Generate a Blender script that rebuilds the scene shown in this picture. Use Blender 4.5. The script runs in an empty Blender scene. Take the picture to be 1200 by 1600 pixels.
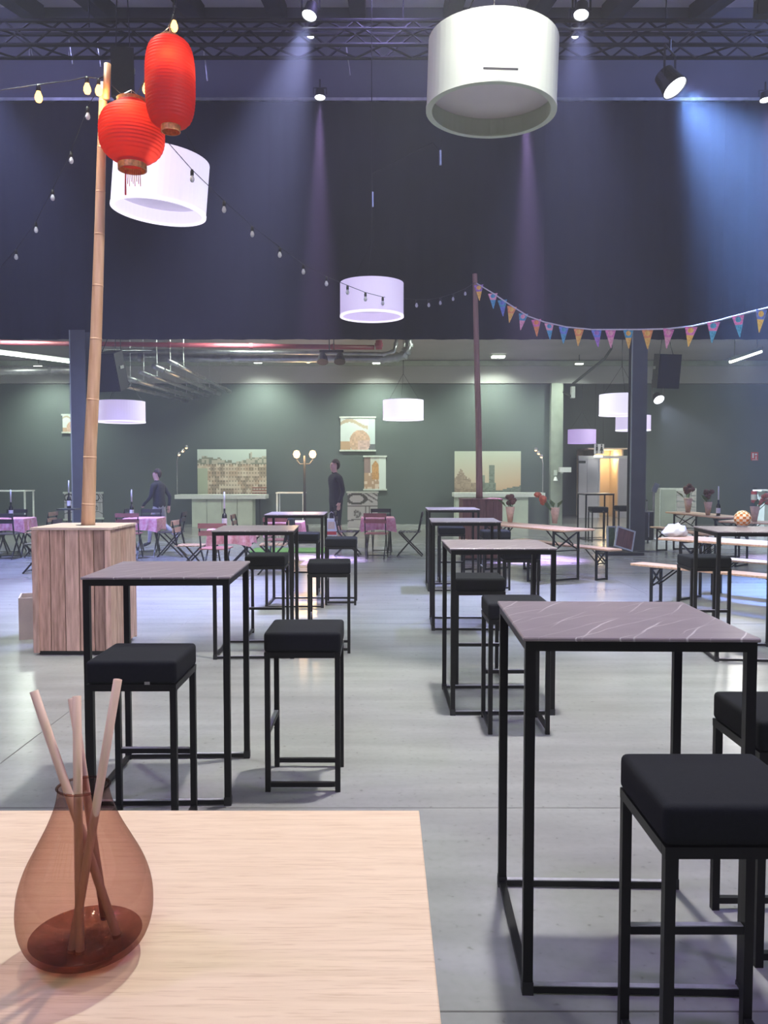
import bpy, bmesh, math, random
from mathutils import Vector, Matrix, Euler
random.seed(7)
SC = bpy.context.scene
COL = SC.collection
PI = math.pi

# ------------------------------------------------------------------ camera
F, PITCH, CAMH = 1287.0, 0.0478, 1.59
cam_d = bpy.data.cameras.new('camera')
cam = bpy.data.objects.new('camera', cam_d); COL.objects.link(cam)
cam.location = (0, 0, CAMH); cam.rotation_euler = (PI/2 - PITCH, 0, 0)
cam_d.sensor_fit = 'HORIZONTAL'; cam_d.sensor_width = 36; cam_d.lens = 36*F/1200
cam_d.clip_start = 0.05; cam_d.clip_end = 200
SC.camera = cam
SC.view_settings.view_transform = 'Standard'; SC.view_settings.look = 'None'
SC.view_settings.exposure = 0.0; SC.view_settings.gamma = 1.0
SC.view_settings.use_curve_mapping = False
SC.cycles.use_denoising = True
SC.cycles.max_bounces = 5; SC.cycles.diffuse_bounces = 3; SC.cycles.glossy_bounces = 3; SC.cycles.transparent_max_bounces = 12
SC.cycles.use_light_tree = False
SC.cycles.volume_bounces = 0
SC.cycles.sample_clamp_indirect = 6.0

def ray(px, py):
    u, v = (px-600)/F, (py-800)/F
    c, s = math.cos(PITCH), math.sin(PITCH)
    return Vector((u, c - v*s, -s - v*c))
def at(px, py, Y):
    d = ray(px, py); return Vector((0, 0, CAMH)) + d*(Y/d.y)
def gnd(px, py, z=0.0):
    d = ray(px, py); return Vector((0, 0, CAMH)) + d*((z-CAMH)/d.z)

# ------------------------------------------------------------------ world: thin stage haze fills the hall
W = bpy.data.worlds.new('hall_air'); SC.world = W; W.use_nodes = True
wn = W.node_tree; wn.nodes.clear()
wo = wn.nodes.new('ShaderNodeOutputWorld')
wb = wn.nodes.new('ShaderNodeBackground'); wb.inputs[0].default_value = (0.02, 0.02, 0.03, 1); wb.inputs[1].default_value = 1
wv = wn.nodes.new('ShaderNodeVolumeScatter')
wv.inputs['Color'].default_value = (1, 1, 1, 1); wv.inputs['Density'].default_value = 0.0034; wv.inputs['Anisotropy'].default_value = 0.1
wn.links.new(wb.outputs[0], wo.inputs['Surface']); wn.links.new(wv.outputs[0], wo.inputs['Volume'])

# ------------------------------------------------------------------ large lights
def lamp(name, kind, loc, power, color, target=None, size=0.5, angle=60, blend=0.6, spread=None):
    d = bpy.data.lights.new(name, kind); d.energy = power; d.color = color
    if kind == 'AREA':
        d.shape = 'DISK'; d.size = size
        if spread: d.spread = math.radians(spread)
    else:
        d.shadow_soft_size = size
    if kind == 'SPOT':
        d.spot_size = math.radians(angle); d.spot_blend = blend
    o = bpy.data.objects.new(name, d); COL.objects.link(o); o.location = loc
    t = Vector(target) if target else Vector((loc[0], loc[1], -5))
    o.rotation_euler = (t - Vector(loc)).to_track_quat('-Z', 'Y').to_euler()
    return o
WHITE = (1.0, 0.97, 0.92); GREENW = (0.88, 1.0, 0.86); LILAC = (0.60, 0.47, 1.0); BLUE = (0.20, 0.38, 1.0)
# house lamps hung under the roof above the tables
lamp('house_lamp', 'AREA', (0.9, 5.2, 7.3), 300, WHITE, size=0.3, spread=115)
lamp('house_lamp', 'AREA', (-3.6, 7.2, 7.6), 140, GREENW, size=0.5, spread=100)
lamp('house_lamp', 'AREA', (4.6, 7.2, 7.6), 140, GREENW, size=0.5, spread=100)
lamp('house_lamp', 'AREA', (0.6, 9.4, 8.0), 120, GREENW, size=0.6, spread=80)
# unseen lilac fill lamps, added for the violet ambient light
lamp('fill_lamp', 'AREA', (-4.5, 1.5, 6.4), 235, LILAC, (-1.5, 7, 0), size=1.0)
lamp('fill_lamp', 'AREA', (5.0, 1.0, 6.2), 235, LILAC, (2, 7, 0), size=1.0)
lamp('fill_lamp', 'AREA', (0.0, -3.0, 5.0), 95, GREENW, (0.9, 6, 4.0), size=1.2, spread=120)  # unseen greenish lamp added behind the camera to brighten the cream pendant

# unseen fill lamps behind the drape, added to brighten the aisle floor
for x_ in (-8.5, -3.2, 2.2, 7.6): lamp('aisle_fill', 'AREA', (x_, 18.4, 4.9), 170, GREENW, (x_, 19.4, 0), size=0.7)
# ------------------------------------------------------------------ materials
def mat(name, color, rough=0.6, metal=0.0, emit=None, es=1.0, var=0.0, vscale=8.0, stretch=(1, 1, 1), bump=0.0, bscale=60.0,
        color2=None, spec=None, trans=0.0, ior=None, alpha=1.0, coat=0.0, coords='Object', sss=0.0, orand=0.0):
    m = bpy.data.materials.new(name); m.use_nodes = True
    nt = m.node_tree; b = nt.nodes['Principled BSDF']
    b.inputs['Base Color'].default_value = (*color, 1); b.inputs['Roughness'].default_value = rough
    b.inputs['Metallic'].default_value = metal
    if spec is not None: b.inputs['Specular IOR Level'].default_value = spec
    if trans: b.inputs['Transmission Weight'].default_value = trans
    if ior: b.inputs['IOR'].default_value = ior
    if coat: b.inputs['Coat Weight'].default_value = coat
    if emit: b.inputs['Emission Color'].default_value = (*emit, 1); b.inputs['Emission Strength'].default_value = es
    if var or bump:
        tc = nt.nodes.new('ShaderNodeTexCoord'); mp = nt.nodes.new('ShaderNodeMapping')
        nt.links.new(tc.outputs[coords], mp.inputs[0]); mp.inputs['Scale'].default_value = stretch
    if var:
        n = nt.nodes.new('ShaderNodeTexNoise'); n.inputs['Scale'].default_value = vscale; n.inputs['Detail'].default_value = 5
        nt.links.new(mp.outputs[0], n.inputs['Vector'])
        r = nt.nodes.new('ShaderNodeValToRGB')
        c2 = color2 or tuple(max(0, c*(1-var)) for c in color)
        r.color_ramp.elements[0].position = 0.32; r.color_ramp.elements[1].position = 0.68
        r.color_ramp.elements[0].color = (*c2, 1); r.color_ramp.elements[1].color = (*color, 1)
        nt.links.new(n.outputs['Fac'], r.inputs[0]); nt.links.new(r.outputs[0], b.inputs['Base Color'])
        if orand:
            oi = nt.nodes.new('ShaderNodeObjectInfo'); hs = nt.nodes.new('ShaderNodeHueSaturation')
            mm = nt.nodes.new('ShaderNodeMapRange'); mm.inputs['To Min'].default_value = 1-orand; mm.inputs['To Max'].default_value = 1+orand*0.6
            nt.links.new(oi.outputs['Random'], mm.inputs['Value']); nt.links.new(mm.outputs[0], hs.inputs['Value'])
            nt.links.new(r.outputs[0], hs.inputs['Color']); nt.links.new(hs.outputs[0], b.inputs['Base Color'])
            ad = nt.nodes.new('ShaderNodeVectorMath'); sc_ = nt.nodes.new('ShaderNodeVectorMath'); sc_.operation = 'SCALE'; sc_.inputs['Scale'].default_value = 37.0
            nt.links.new(oi.outputs['Random'], sc_.inputs[0]); nt.links.new(mp.outputs[0], ad.inputs[0]); nt.links.new(sc_.outputs[0], ad.inputs[1]); nt.links.new(ad.outputs[0], n.inputs['Vector'])
    if bump:
        n2 = nt.nodes.new('ShaderNodeTexNoise'); n2.inputs['Scale'].default_value = bscale; n2.inputs['Detail'].default_value = 4
        nt.links.new(mp.outputs[0], n2.inputs['Vector'])
        bp = nt.nodes.new('ShaderNodeBump'); bp.inputs['Strength'].default_value = bump; bp.inputs['Distance'].default_value = 0.01
        nt.links.new(n2.outputs['Fac'], bp.inputs['Height']); nt.links.new(bp.outputs[0], b.inputs['Normal'])
    return m
def glow(name, color, s):
    m = bpy.data.materials.new(name); m.use_nodes = True; nt = m.node_tree; nt.nodes.clear()
    o = nt.nodes.new('ShaderNodeOutputMaterial'); e = nt.nodes.new('ShaderNodeEmission')
    e.inputs[0].default_value = (*color, 1); e.inputs[1].default_value = s
    nt.links.new(e.outputs[0], o.inputs[0]); return m
def attr_mat(name, rough=0.5):
    m = bpy.data.materials.new(name); m.use_nodes = True; nt = m.node_tree; b = nt.nodes['Principled BSDF']
    a = nt.nodes.new('ShaderNodeVertexColor'); a.layer_name = 'print'
    nt.links.new(a.outputs[0], b.inputs['Base Color']); b.inputs['Roughness'].default_value = rough
    return m
M = {}
M['black_metal'] = mat('black_powder_coat', (0.004, 0.004, 0.005), 0.45, var=0.3, vscale=40, spec=0.35)
M['cushion'] = mat('black_cushion_cloth', (0.007, 0.008, 0.012), 0.9, var=0.25, vscale=90, bump=0.25, bscale=500, spec=0.25)
M['chrome'] = mat('brushed_steel', (0.55, 0.55, 0.58), 0.28, 1.0, var=0.2, vscale=30)
M['strip'] = mat('strip_painted_sheen', (0.50, 0.49, 0.55), 0.35, 0.4, var=0.2, vscale=30)  # diffuse pale grey puts the chrome strip's reflected light into the colour
M['tag'] = mat('grey_tag', (0.25, 0.24, 0.22), 0.6, var=0.2, vscale=60)
M['wood_crate'] = mat('rough_scaffold_wood', (0.58, 0.36, 0.28), 0.75, var=0.6, vscale=5, stretch=(9, 9, 0.9), color2=(0.30, 0.175, 0.125), bump=0.5, bscale=14, orand=0.28)
M['wood_crate_b'] = mat('rough_scaffold_wood_pale', (0.66, 0.44, 0.35), 0.75, var=0.5, vscale=6, stretch=(7, 7, 0.7), color2=(0.38, 0.24, 0.18), bump=0.5, bscale=14, orand=0.2)
M['wood_crate_top'] = mat('scaffold_wood_top', (0.72, 0.55, 0.46), 0.7, var=0.35, vscale=5, stretch=(1, 9, 1), bump=0.3, bscale=14)
M['wood_dark'] = mat('red_brown_planks', (0.20, 0.095, 0.07), 0.7, var=0.4, vscale=5, stretch=(8, 8, 0.8))
M['bamboo_pole'] = mat('bamboo_pole', (0.70, 0.45, 0.27), 0.5, var=0.35, vscale=4, stretch=(6, 6, 0.6), color2=(0.52, 0.29, 0.15))
M['pole_dark'] = mat('weathered_pole', (0.36, 0.21, 0.15), 0.6, var=0.35, vscale=4, stretch=(6, 6, 0.6))
M['beer_wood'] = mat('varnished_spruce', (0.66, 0.42, 0.27), 0.35, var=0.3, vscale=4, stretch=(10, 1, 10))
M['chair_wood'] = mat('chair_slat_wood', (0.42, 0.27, 0.16), 0.55, var=0.3, vscale=8)
M['chair_dark'] = mat('chair_slat_dark', (0.05, 0.045, 0.05), 0.5, var=0.3, vscale=8)
M['chair_red'] = mat('chair_slat_red', (0.33, 0.12, 0.11), 0.5, var=0.3, vscale=8)
M['cloth_pink'] = mat('checked_pink_cloth', (0.62, 0.22, 0.27), 0.8, var=0.45, vscale=18, color2=(0.75, 0.45, 0.47))
M['white_metal'] = mat('white_metal', (0.72, 0.76, 0.72), 0.4, var=0.1, vscale=20)
M['bar_white'] = mat('bar_panel', (0.56, 0.63, 0.52), 0.55, var=0.12, vscale=3)
M['glass_dark'] = mat('dark_bottle_glass', (0.01, 0.012, 0.012), 0.12, coat=0.4, var=0.2, vscale=20)
M['paper'] = mat('paper_label', (0.72, 0.70, 0.70), 0.8, var=0.15, vscale=40)
M['wax'] = mat('white_wax', (0.82, 0.84, 0.88), 0.5, var=0.06, vscale=30)
M['kraft'] = mat('kraft_paper', (0.62, 0.42, 0.30), 0.8, var=0.25, vscale=20)
M['flower'] = mat('dried_red_flower', (0.30, 0.06, 0.045), 0.8, var=0.6, vscale=40, color2=(0.50, 0.16, 0.07))
M['flower_dark'] = mat('dried_brown_flower', (0.16, 0.07, 0.05), 0.8, var=0.6, vscale=40)
M['leaf'] = mat('leaf_green', (0.10, 0.17, 0.07), 0.6, var=0.4, vscale=20)
M['cardboard'] = mat('pale_cardboard', (0.62, 0.50, 0.43), 0.8, var=0.2, vscale=5)
M['plastic_black'] = mat('black_plastic', (0.016, 0.016, 0.02), 0.5, var=0.3, vscale=20)
M['grille'] = mat('speaker_grille', (0.03, 0.03, 0.034), 0.7, var=0.5, vscale=200, bump=0.5, bscale=300)
M['truss'] = mat('dark_truss_tube', (0.010, 0.010, 0.014), 0.5, 0.0, var=0.3, vscale=12, spec=0.3)
M['galv'] = mat('galvanised_duct', (0.45, 0.46, 0.46), 0.32, 0.9, var=0.3, vscale=6)
M['pipe_red'] = mat('red_sprinkler_pipe', (0.27, 0.05, 0.07), 0.45, var=0.2, vscale=8)
M['steel_grey'] = mat('painted_steel', (0.075, 0.082, 0.072), 0.55, var=0.2, vscale=3)
M['steel_pale'] = mat('pale_green_steel', (0.30, 0.34, 0.28), 0.5, var=0.2, vscale=3)
M['shade_lit'] = mat('lit_lamp_shade', (0.45, 0.42, 0.50), 0.8, emit=(0.74, 0.62, 1.0), es=0.62, var=0.06, vscale=3)
M['shade_white'] = mat('bright_lamp_shade', (0.45, 0.44, 0.50), 0.8, emit=(0.86, 0.80, 1.0), es=0.82, var=0.04, vscale=3)
M['shade_violet'] = mat('violet_lamp_shade', (0.45, 0.40, 0.55), 0.8, emit=(0.66, 0.46, 1.0), es=0.6, var=0.06, vscale=3)
M['rim_lit'] = mat('lit_shade_rim', (0.5, 0.48, 0.55), 0.8, emit=(0.95, 0.90, 1.0), es=1.0, var=0.04, vscale=3)
M['diff_lit'] = mat('lit_diffuser', (0.4, 0.38, 0.46), 0.8, emit=(0.75, 0.64, 0.95), es=0.42, var=0.1, vscale=3)
M['shade_off'] = mat('unlit_cream_shade', (0.66, 0.72, 0.58), 0.85, var=0.06, vscale=3)
M['diff_off'] = mat('unlit_diffuser', (0.80, 0.74, 0.72), 0.8, var=0.08, vscale=3)
M['warm_bulb'] = glow('warm_bulb_glow', (1.0, 0.50, 0.13), 5.5)
M['warm_globe'] = glow('warm_globe_glow', (1.0, 0.60, 0.26), 5)
M['led_white'] = glow('white_led_glow', (0.86, 0.90, 1.0), 12)
M['led_soft'] = glow('soft_tube_glow', (0.92, 1.0, 0.88), 5)
M['bulb_clear'] = mat('clear_bulb_glass', (0.55, 0.55, 0.60), 0.1, var=0.1, vscale=20)
M['cord'] = mat('dark_cord', (0.02, 0.02, 0.025), 0.6, var=0.2, vscale=20)
M['rope'] = mat('pale_bunting_tape', (0.72, 0.70, 0.68), 0.8, var=0.2, vscale=20)
M['gold'] = mat('gold_paper_collar', (0.62, 0.26, 0.07), 0.5, 0.2, var=0.5, vscale=40)
M['tassel'] = mat('red_tassel', (0.50, 0.03, 0.04), 0.8, var=0.4, vscale=60)
M['skin'] = mat('skin', (0.66, 0.40, 0.33), 0.55, var=0.15, vscale=20)
M['shirt'] = mat('black_sweater', (0.022, 0.022, 0.028), 0.85, var=0.3, vscale=30)
M['shorts'] = mat('black_shorts', (0.016, 0.017, 0.022), 0.85, var=0.3, vscale=30)
M['trousers'] = mat('grey_trousers', (0.34, 0.33, 0.36), 0.8, var=0.2, vscale=20)
M['shoe'] = mat('dark_shoe', (0.03, 0.03, 0.035), 0.6, var=0.2, vscale=20)
M['hair'] = mat('short_brown_hair', (0.07, 0.045, 0.035), 0.8, var=0.4, vscale=60)
M['print'] = attr_mat('printed_picture')
M['frame_dark'] = mat('dark_frame', (0.03, 0.035, 0.035), 0.5, var=0.2, vscale=20)
M['frame_pale'] = mat('pale_frame', (0.55, 0.60, 0.54), 0.5, var=0.2, vscale=20)
M['plastic_white'] = mat('white_plastic', (0.75, 0.76, 0.76), 0.5, var=0.06, vscale=10)
M['red'] = mat('signal_red', (0.60, 0.05, 0.04), 0.5, var=0.15, vscale=20)
M['orange'] = mat('orange_check_paper', (0.80, 0.24, 0.04), 0.7, var=0.4, vscale=30)
M['cream'] = mat('cream_check_paper', (0.80, 0.62, 0.44), 0.7, var=0.2, vscale=30)
M['bag'] = mat('thin_white_plastic_bag', (0.78, 0.78, 0.80), 0.4, var=0.15, vscale=12)
M['green_mat'] = mat('green_turf_mat', (0.16, 0.38, 0.07), 0.9, var=0.5, vscale=60, bump=0.5, bscale=200)
M['door_white'] = mat('white_door_panel', (0.66, 0.64, 0.70), 0.5, var=0.08, vscale=3)
M['corridor'] = mat('warm_corridor_wall', (0.75, 0.62, 0.46), 0.7, var=0.08, vscale=3)
M['slat_grey'] = mat('grey_slat_wood', (0.40, 0.39, 0.36), 0.7, var=0.3, vscale=8, stretch=(1, 8, 8))
M['jacket'] = mat('dark_jacket', (0.03, 0.035, 0.045), 0.85, var=0.3, vscale=20)

# polished concrete
def floor_mat():
    m = mat('polished_concrete', (0.42, 0.43, 0.42), 0.25)
    nt = m.node_tree; b = nt.nodes['Principled BSDF']; L = nt.links.new
    tc = nt.nodes.new('ShaderNodeTexCoord')
    def noise(scale, detail, st=(1, 1, 1)):
        mp = nt.nodes.new('ShaderNodeMapping'); mp.inputs['Scale'].default_value = st
        L(tc.outputs['Object'], mp.inputs[0])
        n = nt.nodes.new('ShaderNodeTexNoise'); n.inputs['Scale'].default_value = scale; n.inputs['Detail'].default_value = detail
        L(mp.outputs[0], n.inputs['Vector']); return n
    def ramp(n, p0, c0, p1, c1):
        r = nt.nodes.new('ShaderNodeValToRGB'); r.color_ramp.interpolation = 'B_SPLINE'; e = r.color_ramp.elements
        e[0].position, e[1].position = p0, p1; e[0].color, e[1].color = (*c0, 1), (*c1, 1)
        L(n.outputs['Fac'], r.inputs[0]); return r
    r1 = ramp(noise(0.55, 6), 0.15, (0.19, 0.175, 0.165), 0.85, (0.44, 0.465, 0.455))
    r2 = ramp(noise(2.4, 8, (0.35, 2.2, 1)), 0.2, (0.60, 0.585, 0.60), 0.8, (1, 1, 1))
    r3 = ramp(noise(30, 2), 0.24, (0.35, 0.32, 0.30), 0.33, (1, 1, 1))
    mx = nt.nodes.new('ShaderNodeMix'); mx.data_type = 'RGBA'; mx.blend_type = 'MULTIPLY'; mx.inputs[0].default_value = 1
    L(r1.outputs[0], mx.inputs[6]); L(r2.outputs[0], mx.inputs[7])
    mx2 = nt.nodes.new('ShaderNodeMix'); mx2.data_type = 'RGBA'; mx2.blend_type = 'MULTIPLY'; mx2.inputs[0].default_value = 0.6
    L(mx.outputs[2], mx2.inputs[6]); L(r3.outputs[0], mx2.inputs[7]); L(mx2.outputs[2], b.inputs['Base Color'])
    b.inputs['Roughness'].default_value = 0.23
    n = noise(7, 2); bp = nt.nodes.new('ShaderNodeBump'); bp.inputs['Strength'].default_value = 0.05; bp.inputs['Distance'].default_value = 0.02
    L(n.outputs['Fac'], bp.inputs['Height']); L(bp.outputs[0], b.inputs['Normal'])
    return m
M['floor'] = floor_mat()
M['joint'] = mat('floor_joint', (0.13, 0.125, 0.12), 0.7, var=0.3, vscale=5)
M['wall_dark'] = mat('dark_green_grey_wall', (0.085, 0.108, 0.102), 0.75, var=0.15, vscale=0.8)
M['wall_pale'] = mat('pale_upper_wall', (0.34, 0.34, 0.33), 0.8, var=0.1, vscale=0.8)
M['ceil_pale'] = mat('pale_slab_soffit', (0.40, 0.38, 0.38), 0.8, var=0.15, vscale=0.6)
M['roof'] = mat('grey_roof_sheet', (0.74, 0.71, 0.78), 0.7, var=0.1, vscale=1)
M['wall_hall'] = mat('dark_hall_wall', (0.09, 0.09, 0.11), 0.8, var=0.15, vscale=0.8)
M['drape'] = mat('black_molton_drape', (0.010, 0.009, 0.016), 0.95, var=0.25, vscale=1.2)
M['rafter'] = mat('dark_rafter', (0.045, 0.045, 0.055), 0.6, var=0.2, vscale=3)
def lantern_mat():
    m = bpy.data.materials.new('red_lantern_cloth'); m.use_nodes = True; nt = m.node_tree
    b = nt.nodes['Principled BSDF']; o = nt.nodes['Material Output']
    b.inputs['Base Color'].default_value = (0.42, 0.012, 0.018, 1); b.inputs['Roughness'].default_value = 0.55
    t = nt.nodes.new('ShaderNodeBsdfTranslucent'); t.inputs[0].default_value = (0.72, 0.050, 0.03, 1)
    mx = nt.nodes.new('ShaderNodeMixShader'); mx.inputs[0].default_value = 0.55
    nt.links.new(b.outputs[0], mx.inputs[1]); nt.links.new(t.outputs[0], mx.inputs[2]); nt.links.new(mx.outputs[0], o.inputs[0])
    return m
M['lantern'] = lantern_mat()
# laminate table top with pale marble veins
def veined():
    m = mat('dark_stone_laminate', (0.115, 0.10, 0.105), 0.33)
    nt = m.node_tree; b = nt.nodes['Principled BSDF']; L = nt.links.new
    tc = nt.nodes.new('ShaderNodeTexCoord')
    mp = nt.nodes.new('ShaderNodeMapping'); mp.inputs['Rotation'].default_value = (0, 0, -0.45); mp.inputs['Scale'].default_value = (0.42, 2.9, 1)
    L(tc.outputs['Object'], mp.inputs[0])
    def vein(scale, rot, dist, thr, ph):
        m2 = nt.nodes.new('ShaderNodeMapping'); m2.inputs['Rotation'].default_value = (0, 0, rot); m2.inputs['Location'].default_value = (ph, 0, 0)
        L(tc.outputs['Object'], m2.inputs[0])
        w = nt.nodes.new('ShaderNodeTexWave'); w.wave_type = 'BANDS'; w.bands_direction = 'X'; w.inputs['Scale'].default_value = scale
        w.inputs['Distortion'].default_value = dist; w.inputs['Detail'].default_value = 2.5; w.inputs['Detail Scale'].default_value = 0.9
        L(m2.outputs[0], w.inputs['Vector'])
        q = nt.nodes.new('ShaderNodeMapRange'); q.inputs['From Min'].default_value = thr; q.inputs['From Max'].default_value = 1.0
        L(w.outputs['Fac'], q.inputs['Value'])
        nm = nt.nodes.new('ShaderNodeTexNoise'); nm.inputs['Scale'].default_value = 3.2; L(m2.outputs[0], nm.inputs['Vector'])
        k = nt.nodes.new('ShaderNodeMapRange'); k.inputs['From Min'].default_value = 0.42; k.inputs['From Max'].default_value = 0.62; L(nm.outputs['Fac'], k.inputs['Value'])
        p = nt.nodes.new('ShaderNodeMath'); p.operation = 'MULTIPLY'; L(q.outputs[0], p.inputs[0]); L(k.outputs[0], p.inputs[1]); return p
    r = nt.nodes.new('ShaderNodeMath'); r.operation = 'MAXIMUM'
    L(vein(2.3, 0.50, 2.2, 0.993, 0.05).outputs[0], r.inputs[0]); L(vein(3.4, 0.75, 3.0, 0.995, 0.31).outputs[0], r.inputs[1])
    n2 = nt.nodes.new('ShaderNodeTexNoise'); n2.inputs['Scale'].default_value = 6; n2.inputs['Detail'].default_value = 6
    L(mp.outputs[0], n2.inputs['Vector'])
    r2 = nt.nodes.new('ShaderNodeValToRGB'); r2.color_ramp.elements[0].color = (0.15, 0.122, 0.135, 1); r2.color_ramp.elements[1].color = (0.26, 0.215, 0.235, 1)
    L(n2.outputs['Fac'], r2.inputs[0])
    mx = nt.nodes.new('ShaderNodeMix'); mx.data_type = 'RGBA'; L(r.outputs[0], mx.inputs[0]); L(r2.outputs[0], mx.inputs[6])
    mx.inputs[7].default_value = (0.55, 0.52, 0.52, 1); L(mx.outputs[2], b.inputs['Base Color'])
    return m
M['veined'] = veined()
def bamboo_top():
    m = mat('bamboo_worktop', (0.8, 0.6, 0.42), 0.42)
    nt = m.node_tree; b = nt.nodes['Principled BSDF']; L = nt.links.new
    tc = nt.nodes.new('ShaderNodeTexCoord')
    def lay(sc, st, p0, c0, p1, c1, det=3):
        mp = nt.nodes.new('ShaderNodeMapping'); mp.inputs['Scale'].default_value = st; L(tc.outputs['Object'], mp.inputs[0])
        n = nt.nodes.new('ShaderNodeTexNoise'); n.inputs['Scale'].default_value = sc; n.inputs['Detail'].default_value = det; L(mp.outputs[0], n.inputs['Vector'])
        r = nt.nodes.new('ShaderNodeValToRGB'); e = r.color_ramp.elements; e[0].position, e[1].position = p0, p1
        e[0].color, e[1].color = (*c0, 1), (*c1, 1); L(n.outputs['Fac'], r.inputs[0]); return r
    a = lay(7, (0.5, 9, 1), 0.3, (0.68, 0.51, 0.34), 0.7, (0.77, 0.60, 0.42))
    c = lay(30, (0.45, 9, 1), 0.32, (0.80, 0.72, 0.66), 0.46, (1, 1, 1))
    mx = nt.nodes.new('ShaderNodeMix'); mx.data_type = 'RGBA'; mx.blend_type = 'MULTIPLY'; mx.inputs[0].default_value = 0.7
    L(a.outputs[0], mx.inputs[6]); L(c.outputs[0], mx.inputs[7]); L(mx.outputs[2], b.inputs['Base Color'])
    return m
M['bamboo'] = bamboo_top()
def vase_glass():
    m = bpy.data.materials.new('smoky_rose_glass'); m.use_nodes = True; nt = m.node_tree; nt.nodes.clear(); L = nt.links.new
    o = nt.nodes.new('ShaderNodeOutputMaterial')
    t = nt.nodes.new('ShaderNodeBsdfTransparent'); g = nt.nodes.new('ShaderNodeBsdfGlossy'); g.inputs['Roughness'].default_value = 0.03
    lw = nt.nodes.new('ShaderNodeLayerWeight'); lw.inputs['Blend'].default_value = 0.30
    r = nt.nodes.new('ShaderNodeValToRGB'); e = r.color_ramp.elements
    e[0].position = 0.0; e[0].color = (0.81, 0.66, 0.61, 1); e[1].position = 0.95; e[1].color = (0.50, 0.36, 0.33, 1)
    L(lw.outputs['Facing'], r.inputs[0]); L(r.outputs[0], t.inputs[0])
    pw = nt.nodes.new('ShaderNodeMath'); pw.operation = 'POWER'; L(lw.outputs['Facing'], pw.inputs[0]); pw.inputs[1].default_value = 4
    ml = nt.nodes.new('ShaderNodeMath'); ml.operation = 'MULTIPLY_ADD'; L(pw.outputs[0], ml.inputs[0]); ml.inputs[1].default_value = 0.35; ml.inputs[2].default_value = 0.035
    mx = nt.nodes.new('ShaderNodeMixShader'); L(ml.outputs[0], mx.inputs[0]); L(t.outputs[0], mx.inputs[1]); L(g.outputs[0], mx.inputs[2])
    L(mx.outputs[0], o.inputs[0]); return m
M['vase'] = vase_glass()
def liquid():
    m = bpy.data.materials.new('dark_rose_liquid'); m.use_nodes = True; nt = m.node_tree; nt.nodes.clear(); L = nt.links.new
    o = nt.nodes.new('ShaderNodeOutputMaterial'); t = nt.nodes.new('ShaderNodeBsdfTransparent'); g = nt.nodes.new('ShaderNodeBsdfGlossy'); g.inputs['Roughness'].default_value = 0.05
    tc = nt.nodes.new('ShaderNodeTexCoord'); n = nt.nodes.new('ShaderNodeTexNoise'); n.inputs['Scale'].default_value = 40; L(tc.outputs['Object'], n.inputs['Vector'])
    r = nt.nodes.new('ShaderNodeValToRGB'); r.color_ramp.elements[0].color = (0.58, 0.40, 0.37, 1); r.color_ramp.elements[1].color = (0.80, 0.62, 0.57, 1); L(n.outputs['Fac'], r.inputs[0]); L(r.outputs[0], t.inputs[0])
    bp = nt.nodes.new('ShaderNodeBump'); bp.inputs['Strength'].default_value = 0.3; bp.inputs['Distance'].default_value = 0.01; L(n.outputs['Fac'], bp.inputs['Height']); L(bp.outputs[0], g.inputs['Normal'])
    mx = nt.nodes.new('ShaderNodeMixShader'); mx.inputs[0].default_value = 0.07; L(t.outputs[0], mx.inputs[1]); L(g.outputs[0], mx.inputs[2]); L(mx.outputs[0], o.inputs[0]); return m
M['vase_base'] = liquid()
M['dowel'] = mat('pale_dowel_wood', (0.74, 0.50, 0.37), 0.5, var=0.2, vscale=6, stretch=(8, 8, 0.6))

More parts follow.
